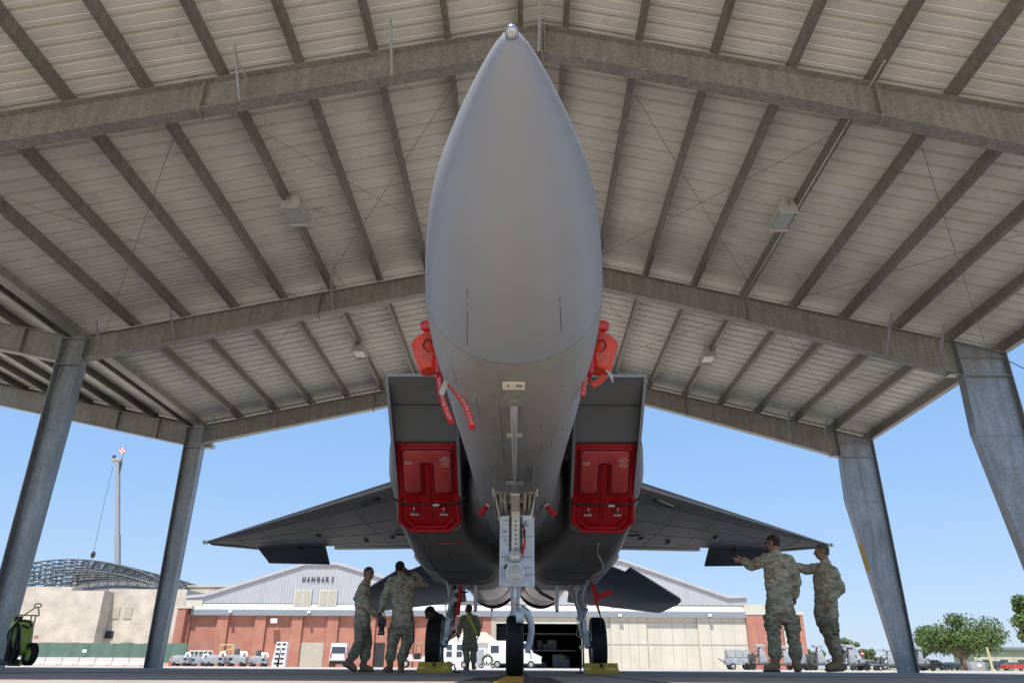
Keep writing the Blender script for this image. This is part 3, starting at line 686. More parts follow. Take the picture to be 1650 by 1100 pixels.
    plate([(5.64, 14.08, 2.44), (6.44, 13.60, 2.425), (6.42, 13.75, 2.42), (5.66, 14.35, 2.42)], .03, 'raked_tip', M['jet'], wing)
    def zl(x, u):
        c = te(x) - le(x); th = .045 * c + .01; T_ = [(0, 0), (.04, -.26), (.12, -.36), (.35, -.42), (.7, -.28), (1, -.08)]
        for (a0, v0), (a1, v1) in zip(T_[:-1], T_[1:]):
            if a0 <= u <= a1: return zw(x) - .035 * u + (v0 + (v1 - v0) * (u - a0) / (a1 - a0)) * th - .002
    for u in (.10, .36, .62, .9): J(MB().tube([(sg * x, le(x) + u * (te(x) - le(x)), zl(x, u)) for x in (2.0, 2.8, 3.6, 4.4, 5.2, 5.8)], .002, 4), 'panel_seam', M['softseam'], wing)
    for x in (2.7, 3.5, 4.1, 4.9, 5.6): J(MB().tube([(sg * x, le(x) + u * (te(x) - le(x)), zl(x, u)) for u in (.04, .12, .35, .7, .98)], .002, 4), 'panel_seam', M['softseam'], wing)
    # bumps and small lights under the wing
    for (x, s) in ((3.1, 13.3), (4.6, 13.9), (2.5, 12.9), (3.9, 12.6)): J(MB().sphere((sg * x, s, zw(x) - .10), (.06, .12, .03)), 'access_bump', M['seam'] if x in (4.6,) else M['jetedge'], wing, smooth=True)
    mb = MB(); mb.tube([(sg * 2.15, 9.3, 2.50), (sg * 2.5, 9.75, 2.49)], .05, 8); J(mb, 'wing_root_lamp', M['glassy'] if 'glassy' in M else M['canopy'], wing)
    # stabilator with dogtooth
    def zs(x, s): return 2.26 - .21 * (s - 15.85) - .04 * (x - 2.68)
    pl = [(1.32, 15.3), (1.9, 15.55), (2.60, 16.22), (2.68, 15.88), (4.22, 17.98), (4.30, 18.16), (4.27, 18.45), (3.95, 19.22), (3.85, 19.28), (2.1, 18.85), (1.35, 18.7)]
    mb = MB(); mb.prism([Vector((sg * x, s, zs(x, s) + .03)) for x, s in pl], (0, 0, 0), (0, 0, -.06)); J(mb, 'stabilator', M['jetdark'], bevel=.018)
    mb = MB(); mb.loft([rsec(13.2, .12, 2.3, 2.1, 2, 16), rsec(14.6, .20, 2.5, 2.0, 2.4, 16), rsec(17, .18, 2.5, 2.0, 2.4, 16), rsec(18.9, .1, 2.35, 2.1, 2, 16)]); place(mb, Matrix.Translation((sg * 1.38, 0, 0))); J(mb, 'tail_boom', M['jet'], smooth=True)
    # fin
    mb = MB()
    def fin(z, s0, s1, th): 
        x = 1.45 + .06 * (z - 2.6); return [Vector((sg * (x + a), s, z)) for s, a in ((s0, 0), (s0 + .2, th), ((s0 + s1) / 2, th * 1.2), (s1, .01), (s1, -.01), ((s0 + s1) / 2, -th * 1.2), (s0 + .2, -th))]
    mb.loft([fin(2.5, 13.6, 17.6, .08), fin(4.0, 15.1, 17.75, .05), fin(5.4, 16.5, 17.85, .03)]); fn = J(mb, 'tail_fin', M['jet'], smooth=True)
    mb = MB(); mb.loft([fin(2.9, 17.63, 18.2, .015), fin(4.6, 17.8, 18.3, .012)]); J(mb, 'rudder', M['jet'], fn)
    # hanging static cable and hook shape under the wing root
    mb = MB(); mb.tube([(sg * 2.35, 12.3, 2.42), (sg * 2.1, 12.2, 2.40), (sg * 1.9, 12.1, 2.37), (sg * 1.80, 12.1, 2.25), (sg * 1.82, 12.1, 2.08), (sg * 1.92, 12.1, 1.98)], .018, 6); J(mb, 'hanging_cable', M['hose'], smooth=True)

# ---- nose gear
mb = MB()
z0, z1 = 1.60, 2.15
for a, b in (((-BW - .02, BS0 - .02, z0), (-BW - .012, BS1, z1)), ((BW + .012, BS0 - .02, z0), (BW + .02, BS1, z1)), ((-BW - .02, BS0 - .02, z1), (BW + .02, BS1, z1 + .01)), ((-BW - .02, BS1, z0), (BW + .02, BS1 + .01, z1))): mb.bb(a, b)
bay = J(mb, 'gear_bay', M['gearcream'])
for x, s_, r in ((-.12, 0, .02), (-.08, .1, .012), (.1, .05, .022), (.06, .2, .012), (-.03, .3, .016), (.13, .3, .012)):
    J(MB().tube([(x, 5.1 + s_, 2.1), (x * 1.1, 5.2 + s_, 1.85), (x * .8, 5.45 + s_, 1.78), (x, 6.0, 1.7)], r, 8), 'bay_pipe', M['gearwhite'] if r > .015 else M['hose'], bay, smooth=True)
for sx in (-.15, -.105, .10, .15):
    J(MB().tube([(sx, 5.02, 1.72), (sx * .98, 5.3, 1.60), (sx * .9, 5.7, 1.56), (sx * .8, 6.0, 1.62)], .012 if abs(sx) > .12 else .018, 8), 'bay_pipe', M['gearcream'], bay, smooth=True)
for k, yy in enumerate((5.08, 5.25, 5.42, 5.62, 5.85)): J(MB().bb((-.19, yy, 1.66 + .01 * k), (.19, yy + .03, 1.70 + .01 * k)), 'bay_frame', M['gearcream'] if k % 2 == 0 else M['gearwhite'], bay)
J(MB().prism([(-.045, 5.0, 1.62), (.045, 5.0, 1.62), (.04, 5.45, 1.54), (-.04, 5.45, 1.54)], (0, 0, 0), (0, 0, .03)), 'bay_beam', M['gearcream'], bay)
for k in range(10): J(MB().box((random.choice((-1, 1)) * random.uniform(.06, .14), random.uniform(5.1, 5.9), 1.63), (random.uniform(.02, .05), random.uniform(.03, .09), .04), (0, 0, random.random())), 'bay_fitting', random.choice((M['gearmetal'], M['seam'], M['gearcream'])), bay)
for k in range(5): J(MB().box((random.uniform(-.12, .12), 5.2 + .15 * k, 1.9), (.07, .06, .10), (.3, .2, k)), 'bay_fitting', M['gearmetal'] if k % 2 else M['gearcream'], bay)
for sg in (-1, 1):   # side doors hanging open, thin and cream inside
    mb = MB(); mb.prism([Vector((sg * .205, 5.0, 1.72)), Vector((sg * .205, 6.1, 1.68)), Vector((sg * .15, 6.0, 1.50)), Vector((sg * .145, 5.5, 1.50)), Vector((sg * .195, 5.02, 1.62))], (0, 0, 0), (sg * .012, 0, .0)); J(mb, 'bay_door', M['gearcream'])
mb = MB(); mb.prism([(-.14, 5.46, 1.505), (.17, 5.46, 1.515), (.185, 5.46, 1.35), (.195, 5.46, .86), (.17, 5.46, .82), (-.145, 5.46, .82), (-.15, 5.46, .86)], (0, 0, 0), (0, .012, 0))
gd = J(mb, 'nose_gear_door', M['gearwhite'])
for sx in (-.148, .186): J(MB().box((sx, 5.48, 1.15), (.014, .07, .68)), 'door_flange', M['gearwhite'], gd)
for zz in (1.30, 1.10, 1.0, .93): J(MB().box((.02, 5.452, zz), (.32, .006, .008)), 'door_rib', M['gearmetal'], gd)
for sx in (-.115, .15): J(MB().box((sx, 5.452, 1.15), (.008, .006, .66)), 'door_rib', M['gearwhite'], gd)
J(MB().prism([(-.035, 5.43, 1.56), (.045, 5.43, 1.56), (.04, 5.43, 1.14), (-.03, 5.43, 1.14)], (0, 0, 0), (0, .03, 0)), 'drag_link', M['gearcream'], gd)
for k in range(7): J(MB().lathe([(5.424, .009), (5.432, .009)], (.005, 0, 1.45 - .045 * k), 'Y', 10), 'link_hole', M['seam'], gd)
for sx in (-.052, .062): J(MB().box((sx, 5.45, 1.30), (.017, .01, .40)), 'door_slot', M['seam'], gd)
for k in range(14): J(MB().box((random.choice((-.09, .10)) + random.uniform(-.02, .02), 5.446, random.uniform(1.0, 1.5)), (random.uniform(.015, .045), .012, random.uniform(.012, .03))), 'door_fitting', random.choice((M['gearcream'], M['gearmetal'], M['gearwhite'])), gd)
def landlight(z, r, dome):
    mb = MB(); mb.lathe([(5.40, r * .93), (5.375, r), (5.365, r), (5.36, r * .93), (5.362, r * .86), (5.45, r * .5)], (.0, 0, z), 'Y', 28); h = J(mb, 'landing_light', M['gearmetal'] if dome else M['gearwhite'], smooth=True, angle=30)
    J(MB().lathe([(5.352, .004), (5.354, r * .3), (5.359, r * .6), (5.366, r * .88)], (.0, 0, z), 'Y', 28, cap=False), 'lens', M['lens'], h, smooth=True)
    if not dome:
        for k in range(12):
            a = 2 * pi * k / 12; J(MB().bar((r * .1 * cos(a), 5.352, z + r * .1 * sin(a)), (r * .84 * cos(a), 5.362, z + r * .84 * sin(a)), .003, .002), 'lens_rib', M['tagwhite'], h)
landlight(1.10, .068, True); landlight(.935, .096, False)
mb = MB(); mb.tube([(0.005, 5.55, 1.75), (0, 5.56, .72)], .055, 16); J(mb, 'nose_strut', M['gearwhite'], smooth=True)
st_ = J(MB().tube([(0, 5.56, .86), (0, 5.60, .56)], [.042, .042], 16), 'nose_strut_piston', M['steel'], smooth=True)
for x in (-.03, .035): J(MB().tube([(x, 5.50, .86), (x * 1.1, 5.52, .56)], .008, 6), 'brake_line', M['gearmetal'])
J(MB().box((0, 5.6, .575), (.11, .14, .045)), 'fork_yoke', M['gearwhite'], bevel=.012)
mb = MB(); mb.tube([(.02, 5.56, .60), (.075, 5.56, .60), (.12, 5.58, .585), (.155, 5.62, .50), (.165, 5.68, .42), (.150, 5.73, .33), (.125, 5.75, .26)], [.03, .042, .042, .034, .033, .032, .036], 14); J(mb, 'fork', M['gearwhite'], smooth=True)
J(MB().lathe([(-.02, .0), (-.018, .052), (.05, .056), (.06, .03)], (.0 + .03, 5.50, .535), 'X', 20), 'steering_hub', M['gearwhite'], smooth=True, angle=35)
J(MB().tube([(.0, 5.5, .66), (.10, 5.46, .63), (.13, 5.5, .60)], .010, 6), 'steering_link', M['gearmetal'])
def wheel(cx, cy, r, w_, rimr, nm, side):
    hw = w_ / 2; prof = [(-hw * .72, rimr), (-hw * .98, r * .72), (-hw, r * .84), (-hw * .92, r * .93), (-hw * .72, r * .985)]
    gr = [-.5, -.17, .17, .5]
    for q in gr:
        prof += [(hw * (q - .05), r * (1 - .01 * abs(q))), (hw * (q - .045), r * .972), (hw * (q + .045), r * .972), (hw * (q + .05), r * (1 - .01 * abs(q)))]
    prof += [(hw * .72, r * .985), (hw * .92, r * .93), (hw, r * .84), (hw * .98, r * .72), (hw * .72, rimr)]
    hub = J(MB().lathe([(-hw * .5, .03), (-hw * .7, rimr * .4), (-hw * .55, rimr * .8), (-hw * .75, rimr * 1.01), (hw * .75, rimr * 1.01), (hw * .55, rimr * .8), (hw * .7, rimr * .4), (hw * .5, .03)], (cx, cy, r), 'X', 32), nm, M['gearwhite'], smooth=True, angle=30)
    J(MB().lathe(prof, (cx, cy, r), 'X', 56, cap=False), 'tyre', M['rubber'], hub, smooth=True, angle=30)
wheel(-.0, 5.75, .285, .175, .13, 'nose_wheel', 1)
J(MB().tube([(-.09, 5.75, .285), (.14, 5.75, .285)], .025, 10), 'nose_axle', M['gearmetal'])
J(MB().tube([(.08, 5.44, 1.36), (.10, 5.41, 1.25), (.07, 5.38, 1.12), (.045, 5.37, 1.08)], [.008, .012, .016, .008], 6), 'safety_ribbon', M['redcloth'])
J(MB().tube([(.07, 5.43, 1.42), (.10, 5.41, 1.35), (.09, 5.4, 1.28)], .008, 6), 'gear_cable', M['hose'])
J(MB().tube([(-.085, 5.4, 1.02), (-.10, 5.38, .99), (-.075, 5.38, .95)], .009, 6), 'gear_cable', M['hose'])
J(MB().tube([(.06, 5.6, .85), (.12, 6.5, 1.0), (.22, 7.3, 1.02), (.34, 8.0, .98), (.50, 8.3, .93)], .022, 8), 'drain_hose', M['hose'], smooth=True)

# ---- main gear
for sg in (-1, 1):
    mb = MB(); mb.tube([(sg * .98, 10.95, 1.62), (sg * 1.06, 11.0, 1.1), (sg * 1.12, 11.02, .85)], [.085, .08, .06], 14); ms = J(mb, 'main_strut', M['gearmetal'], smooth=True)
    J(MB().tube([(sg * 1.12, 11.02, .88), (sg * 1.15, 11.05, .52)], [.05, .05], 14), 'piston', M['steel'], ms, smooth=True)
    J(MB().tube([(sg * 1.15, 11.05, .60), (sg * 1.20, 11.12, .44), (sg * 1.40, 11.22, .44)], [.065, .07, .05], 12), 'axle_arm', M['gearmetal'], ms, smooth=True)
    J(MB().bar((sg * 1.13, 10.90, .82), (sg * 1.14, 10.78, .62), .07, .03), 'torque_link', M['gearwhite'], ms)
    J(MB().bar((sg * 1.14, 10.78, .62), (sg * 1.19, 10.95, .42), .07, .03), 'torque_link', M['gearwhite'], ms)
    J(MB().tube([(sg * .72, 11.0, 1.5), (sg * .95, 11.0, 1.22), (sg * 1.04, 11, 1.12)], .028, 8), 'side_brace', M['gearwhite'], ms, smooth=True)
    J(MB().tube([(sg * 1.22, 10.9, 1.55), (sg * 1.1, 10.92, 1.2), (sg * 1.10, 10.92, 1.0)], .035, 8), 'retract_actuator', M['gearmetal'], ms, smooth=True)
    rr = random.Random(3 + sg)
    for k in range(9):
        x0 = sg * (1.05 + .02 * k / 3); pts = [(x0 + rr.uniform(-.1, .1), 10.88 + rr.uniform(-.03, .03), 1.55 - j * .16) for j in range(7)]; pts.append((sg * 1.16, 10.9, .45))
        J(MB().tube(pts, rr.choice((.006, .01, .014)), 6), 'hydraulic_line', rr.choice((M['gearcream'], M['gearmetal'], M['hose'])), ms, smooth=True)
    for k in range(16):
        z = rr.uniform(.35, 1.45); J(MB().box((sg * (1.20 - .13 * z) + rr.uniform(-.08, .08), 10.88 + rr.uniform(-.03, .05), z), (rr.uniform(.03, .09), .05, rr.uniform(.03, .08)), (rr.random(), 0, rr.random())), 'gear_fitting', rr.choice((M['gearwhite'], M['gearmetal'], M['gearcream'])), ms, bevel=.004)
    for k in range(14):
        J(MB().box((sg * rr.uniform(.70, 1.25), rr.uniform(10.7, 11.1), rr.uniform(1.42, 1.52)), (rr.uniform(.05, .14), .06, rr.uniform(.03, .08)), (rr.random(), rr.random(), 0)), 'bay_fitting', rr.choice((M['gearmetal'], M['gearmetal'], M['seam'], M['gearcream'])), ms)
    wheel(sg * 1.375, 11.25, .44, .25, .21, 'main_wheel', sg)
    mb = MB(); mb.prism([(sg * .66, 10.7, 1.46), (sg * .64, 10.8, 1.0), (sg * .66, 10.9, .93), (sg * .68, 11.2, .95), (sg * .70, 11.4, 1.46)], (0, 0, 0), (sg * .05, 0, .0)); J(mb, 'main_gear_door', M['gearwhite'], bevel=.01)
    mb = MB(); mb.prism([(sg * 1.35, 10.2, 1.60), (sg * 1.72, 10.6, 1.85), (sg * 1.80, 11.2, 1.84), (sg * 1.48, 12.0, 1.50), (sg * 1.2, 11.8, 1.42), (sg * 1.15, 10.8, 1.40)], (0, 0, 0), (0, 0, .03)); J(mb, 'wheel_well_door', M['jetedge'], bevel=.008)
mb = MB(); mb.tube([(-.95, 10.75, 1.45), (-.93, 10.72, 1.25), (-.95, 10.72, 1.0), (-.97, 10.7, .88)], [.012, .03, .035, .05], 6); J(mb, 'safety_ribbon', M['redcloth'])
mb = MB(); mb.tube([(-.95, 10.75, 1.25), (-.88, 10.7, 1.22), (-.80, 10.7, 1.235)], .015, 6); J(mb, 'gear_cable', M['hose'])
mb = MB(); mb.prism([(1.22, 10.7, 1.50), (1.36, 10.7, 1.20), (1.48, 10.7, 1.25), (1.62, 10.7, 1.27), (1.60, 10.7, 1.22), (1.42, 10.7, 1.14), (1.34, 10.7, 1.10), (1.38, 10.7, .95), (1.36, 10.7, .90), (1.30, 10.7, 1.08)], (0, 0, 0), (0, .02, 0)); J(mb, 'safety_ribbon', M['redcloth'])
mb = MB(); mb.tube([(1.37, 10.7, .94), (1.39, 10.7, .8), (1.37, 10.68, .72)], [.012, .012, .02], 6); J(mb, 'gear_cable', M['hose'])
# red warning writing on the nacelles and trailing wire
def on_belly(mb, x, s, z, size=1.): place(mb, Matrix.Translation((x, s, z)) @ Matrix.Rotation(radians(60), 4, 'X')); return mb

# ---- loose covers resting on the aircraft: things of their own
JM = jet.matrix_basis if False else (Matrix.Translation((-.045, 2.15, 0)) @ Matrix.Rotation(.007, 4, 'Z'))
def jthing(name, label, cat, loc, group=None):
    t = thing(name, label, cat, JM @ Vector(loc), .007, group); t['base'] = 0; del t['base']; return t
cov_a = Vector((0, 6.78, 2.66)); cov_b = Vector((0, 7.64, 1.70))       # top and bottom of the cover, in the raked mouth
up = (cov_a - cov_b).normalized(); L_ = (cov_a - cov_b).length
nrm = Vector((1, 0, 0)).cross(up).normalized()
if nrm.y > 0: nrm = -nrm
def cover(sg, label):
    cx = sg * 1.12; base = Vector((cx, cov_b.y, cov_b.z))
    t = jthing('intake_cover', label, 'cover', base, 'red covers plugging the jet intakes')
    B = Matrix((Vector((1, 0, 0)), up, nrm)).transposed().to_4x4()
    def C(mb, name, m, par=t, **k): place(mb, B); return mb.build(name, m, par, **k)
    h = .37; L = L_
    # shell: chamfered lower corners
    pl = [(-h - .03, .17), (-h + .12, .02), (h - .12, .02), (h + .03, .17), (h + .02, L), (-h - .02, L)]
    C(MB().prism([Vector((x, y, -.06)) for x, y in pl], (0, 0, 0), (0, 0, .06)), 'shell', M['red'], bevel=.012)
    rim = [(-h, L * .42), (-h - .02, .18), (-h + .12, .04), (h - .12, .04), (h + .02, .18), (h, L * .42)]
    C(MB().tube([Vector((x, y, .02)) for x, y in rim], .030, 8), 'rim', M['red'], smooth=True)
    C(MB().tube([Vector((x * .80, .06 + y * .9, .03)) for x, y in rim[1:-1]], .016, 8), 'rim', M['red'], smooth=True)
    C(MB().box((0, L - .035, .0), (2 * h, .05, .05)), 'top_edge', M['red'], bevel=.012)
    # raised inverted-U body with a shallow paler pad framed by a groove
    a = .315; g_ = .075; y0, y1 = L * .46, L - .07
    def U(a, g, y0, y1, top, ch=.03): return [(-a, y0 + ch), (-a + ch, y0), (-g - ch, y0), (-g, y0 + ch), (-g, top - ch), (-g + ch, top), (g - ch, top), (g, top - ch), (g, y0 + ch), (g + ch, y0), (a - ch, y0), (a, y0 + ch), (a, y1 - ch), (a - ch, y1), (-a + ch, y1), (-a, y1 - ch)]
    def Uprism(poly, z0, z1):      # concave outline: build as three blocks to stay clean
        return MB().prism([Vector((x, y, z0)) for x, y in poly], (0, 0, 0), (0, 0, z1 - z0))
    C(Uprism(U(a + .025, g_ - .03, y0 - .03, y1 + .02, L * .84), -.01, .045), 'body', M['red'], bevel=.018)
    C(Uprism(U(a - .015, g_ + .012, y0 + .02, y1 - .02, L * .80), .03, .060), 'pad', M['redpale'], bevel=.010)
    gp = [Vector((x, y, .046)) for x, y in U(a + .002, g_ - .004, y0 + .003, y1, L * .815)]; gp.append(gp[0])
    C(MB().tube(gp, .009, 6), 'groove', M['reddark'])
    for x in (-.04, 0, .04): C(MB().tube([(x * .6, .2, .01), (x * .6, L * .78, .03)], .012, 8), 'rib', M['red'], smooth=True)
    for sx in (-1, 1):
        C(MB().prism([(sx * .10, .40, .0), (sx * .34, .40, .0), (sx * .33, .50, .05), (sx * .12, .50, .05)], (0, 0, 0), (0, 0, .03)), 'ledge', M['red'], bevel=.012)
        hb = C(MB().box((sx * .19, .33, .0), (.11, .11, .03)), 'handle_pocket', M['red'], bevel=.01)
        C(MB().tube([(sx * .19, .38, .03), (sx * .19, .345, .055), (sx * .19, .31, .055), (sx * .19, .28, .02)], .010, 8), 'handle', M['steel'], hb, smooth=True)
        C(MB().box((sx * .19, .275, .02), (.10, .018, .02)), 'handle_plate', M['tagwhite'], hb)
    C(MB().box((-.235, L * .80, .0615), (.075, .032, .003)), 'label_plate', M['tagwhite'])
    C(MB().box((-.235, L * .80, .0635), (.05, .014, .002)), 'label_mark', M['ink'])
    for k, tx in enumerate(('REMOVE', 'BEFORE FLIGHT', 'STORE IN', 'DRY PLACE', 'NO STEP')):
        if k < 5:
            tm = text_mb(tx, .021, .0005); place(tm, Matrix.Translation((.23, L * .86 - .03 * k, .0615))); C(tm, 'lettering', M['tagwhite'])
    # bungee cord across
    C(MB().tube([(-h - .10, .52, .03), (-h + .02, .46, .06), (-h + .12, .47, .075), (0, .455, .085), (h - .12, .47, .075), (h - .02, .46, .06), (h + .10, .54, .03)], [.012, .014, .014, .008, .014, .014, .012], 8), 'bungee_cord', M['hose'], smooth=True)
    C(MB().box((.10, .458, .098), (.08, .025, .012)), 'cord_tag', M['white'])
    return t
cover(-1, 'ribbed glossy red plug in the jet intake to the left of the nose gear')
cover(1, 'ribbed glossy red plug in the jet intake to the right of the nose gear')
# probe covers
def ribbon(t, pts, wd, text=None, flip=-1, mat_=None):
    """cloth streamer along pts with the width direction per point; lettering follows it"""
    P = [Vector(p) for p in pts]; n = len(P); N = []; Wd = []
    for i in range(n):
        d = (P[min(n - 1, i + 1)] - P[max(0, i - 1)]).normalized(); nn = Vector((0, -1, 0)); x = d.cross(nn).normalized(); Wd.append(x * wd / 2); N.append(x.cross(d).normalized())
    mb = MB(); mb.loft([[p + w_ + n_ * .002, p - w_ + n_ * .002, p - w_ - n_ * .002, p + w_ - n_ * .002] for p, w_, n_ in zip(P, Wd, N)])
    o = mb.build('streamer', mat_ or M['redcloth'], t)
    if text:
        Ls = [0]
        for a, b in zip(P[:-1], P[1:]): Ls.append(Ls[-1] + (b - a).length)
        tm = text_mb(text, wd * .8, .0006); xs = [v.x for v in tm.v]; x0, x1 = min(xs), max(xs); vs = []
        for v in tm.v:
            u = (v.x - x0) / (x1 - x0) * Ls[-1] * .86 + Ls[-1] * .07
            for i in range(n - 1):
                if u <= Ls[i + 1] or i == n - 2:
                    q = (u - Ls[i]) / (Ls[i + 1] - Ls[i]); p = P[i].lerp(P[i + 1], q); w_ = Wd[i].lerp(Wd[i + 1], q); nn = N[i].lerp(N[i + 1], q); break
            vs.append(p + w_ * (v.y / (wd / 2)) * -flip * -1 + (nn if nn.y < 0 else -nn) * (.0045 + abs(v.z)))
        tm.v = vs; tm.build('lettering', M['white'], o)
    return o
def pcover(sg):
    t = jthing('probe_cover', 'red hood strapped on the %s side of the jet nose%s' % (('left', ', two long streamers hanging') if sg < 0 else ('right', ', short streamer and loose pin')), 'cover', (sg * .6, 3.0, 2.2), 'red covers over the nose probes')
    def C(mb, name, m, **k): place(mb, Matrix.Translation((-sg * .6, -3.0, -2.2))); return mb.build(name, m, t, **k)
    ax = Vector((-sg * .20, .0, -1)).normalized(); xx = Vector((sg, 0, -.20)).normalized()
    c = Vector((sg * .665, 3.06, 2.28))
    # bucket: D shaped, wider below the slanted top
    rings = []
    for h_, rx, ry in ((.150, .02, .03), (.150, .085, .10), (.143, .106, .118), (.135, .110, .12), (.0, .108, .115), (-.125, .088, .10), (-.135, .08, .092), (-.136, .02, .03)):
        rings.append([c - ax * h_ + Vector((sg * (.22 * h_ if h_ > 0 else .1 * h_), 0, 0)) * 0 + xx * (rx * cos(a)) + Vector((0, 1, 0)) * (ry * sin(a)) + Vector((0, 0, .30 * rx * cos(a) * (-1 if h_ > 0 else 0))) for a in [2 * pi * k / 24 for k in range(24)]])
    C(MB().loft(rings), 'hood', M['orange'], smooth=True, angle=50)
    C(MB().tube([c + Vector((-sg * .03, -.105, -.04)), c + Vector((sg * .03, -.122, .03)), c + Vector((sg * .01, -.122, .08)), c + Vector((-sg * .05, -.11, .07))], .005, 6), 'cord', M['hose'])
    for r_ in range(4):
        tm = text_mb(('REMOVE', 'BEFORE', 'FLIGHT', 'COVER')[r_], .028, .0005)
        place(tm, Matrix.Translation(c + Vector((0, -.113, -.035 - .026 * r_))) @ Matrix.Rotation(pi / 2, 4, 'X')); C(tm, 'lettering', M['faded'])
    C(MB().tube([Vector((sg * .52, 2.98, 2.50)), Vector((sg * .62, 2.98, 2.50)), Vector((sg * .70, 2.98, 2.49)), Vector((sg * .725, 2.98, 2.488))], [.046, .048, .046, .028], 16), 'cap', M['red'], smooth=True, angle=60)
    C(MB().prism([Vector((sg * .575, 2.9, 2.56)), Vector((sg * .60, 2.9, 2.56)), Vector((sg * .60, 2.9, 2.3)), Vector((sg * .585, 2.9, 2.08)), Vector((sg * .545, 2.9, 2.08))], (0, 0, 0), (0, .2, 0)), 'backing_strap', M['red'], bevel=.006)
    C(MB().tube([Vector((sg * .60, 2.93, 2.42)), Vector((sg * .565, 2.9, 2.25)), Vector((sg * .55, 2.9, 2.10)), Vector((sg * .53, 2.9, 2.06))], .006, 6), 'cord', M['hose'])
    return t, C
t, C = pcover(-1)
o3 = Vector((.6, -3.0, -2.2))
def rl(px, py, D): return JW(px, py, D) + o3
ribbon(t, [rl(706, 604, 5.05), rl(709, 628, 5.03), rl(715, 650, 5.0), rl(722, 668, 5.0), rl(729, 682, 4.98)], .042, 'REMOVE BEFORE FLIGHT')
ribbon(t, [rl(724, 617, 4.95), rl(738, 634, 4.92), rl(751, 655, 4.9), rl(757, 672, 4.9), rl(762, 691, 4.88)], .042, 'REMOVE BEFORE FLIGHT')
ribbon(t, [rl(722, 611, 4.96), rl(716, 622, 4.96), rl(711, 635, 4.96)], .04, None, mat_=M['lamphouse'])
t, C = pcover(1)
o3 = Vector((-.6, -3.0, -2.2))
ribbon(t, [rl(945, 606, 5.05), rl(942, 622, 5.03), rl(939, 639, 5.0)], .04, 'REMOVE BEFORE')
ribbon(t, [rl(975, 605, 5.1), rl(965, 615, 5.08), rl(954, 621, 5.05)], .045, None, mat_=M['orange'])
mb = MB(); mb.tube([rl(976, 596, 5.1), rl(984, 604, 5.1), rl(988, 616, 5.1)], [.006, .014, .004], 6); mb.build('safety_pin', M['lamphouse'], t)
mb = MB(); mb.tube([rl(962, 520, 5.0), rl(964, 531, 5.0)], .006, 6); mb.build('vane', M['seam'], t)
# small red plugs low on the nose sides
for sg, (px, py) in ((-1, (778, 823)), (1, (888, 823))):
    p = JW(px, py, 8.2)
    t = jthing('vent_plug', 'small red plug on a cord low on the %s side of the jet belly' % ('left' if sg < 0 else 'right'), 'plug', p, 'small red plugs beside the nose gear')
    MB().tube([(-sg * .045, .0, .05), (sg * .035, -.02, -.05)], [.03, .037], 14).build('plug_body', M['red'], t, smooth=True, angle=50)
    MB().tube([(-sg * .06, .0, .07), (-sg * .045, 0, .05)], .028, 14).build('collar', M['tagwhite'], t)
    MB().tube([(-sg * .11, .05, .04), (-sg * .08, .0, .09), (-sg * .04, -.02, .08)], .007, 6).build('cord', M['hose'], t)
# streamers lying against the intake undersides
p = JW(695, 870, 10.2); t = jthing('warning_streamer', 'dark red lettered streamer hanging flat below the left intake plug', 'streamer', p)
ribbon(t, [Vector((0, 0, 0)), Vector((.12, 0, -.03)), Vector((.25, 0, -.03)), Vector((.42, 0, .0))], .05, 'REMOVE BEFORE FLIGHT')
MB().tube([(-.01, 0, .03), (-.015, 0, -.12)], .006, 6).build('cord', M['hose'], t)
p = JW(968, 868, 10.2); t = jthing('warning_streamer', 'short red streamer with pale cord hanging below the right intake plug', 'streamer', p)
ribbon(t, [Vector((-.06, 0, .0)), Vector((0, 0, .02)), Vector((.08, 0, .03))], .05)
MB().tube([(.0, 0, .02), (-.04, 0, -.08), (-.02, .3, -.16), (.06, .5, -.24), (.11, .8, -.30)], .009, 6).build('cord', M['lamphouse'], t)
# chocks
def chock(cx, cy, label, n_):
    t = thing('wheel_chock', label, 'chock', (cx, cy, 0), 0, 'yellow chocks at the main wheels')
    for k, y in enumerate((-.0,)):
        mb = MB(); mb.prism([(-.27, -.12, 0), (.27, -.12, 0), (.27, -.12, .075), (-.27, -.12, .075)], (0, 0, 0), (0, .26, 0)); mb.build('lower_block', M['yellow'], t, bevel=.008)
        mb = MB(); mb.prism([(-.26, -.10, .078), (.265, -.10, .078), (.25, -.02, .155), (-.25, -.02, .155)], (0, 0, 0), (0, .0, 0)); 
        mb = MB().loft([[Vector((-.262, -.11, .078)), Vector((.262, -.11, .078)), Vector((.262, .13, .078)), Vector((-.262, .13, .078))], [Vector((-.255, -.085, .158)), Vector((.255, -.085, .158)), Vector((.255, .09, .158)), Vector((-.255, .09, .158))]]); mb.build('upper_block', M['yellow'], t, bevel=.008)
        MB().lathe([(-.118, .0), (-.116, .026), (-.10, .03)], (0, 0, .12), 'Y', 14).build('rope_hole', M['seam'], t)
    sx = 1 if n_ else -1
    MB().tube([(.27 * sx, 0, .11), (.31 * sx, 0, .13), (.33 * sx, 0, .06), (.31 * sx, 0, .015), (.40 * sx, .05, .012)], .013, 8).build('rope', M['hose'], t, smooth=True)
a, b = WX(701, 12.85, 1080), WX(968, 12.85, 1080)
chock(a, 12.78, 'yellow chock before the left main wheel', True); chock(b, 12.78, 'yellow chock before the right main wheel', False)

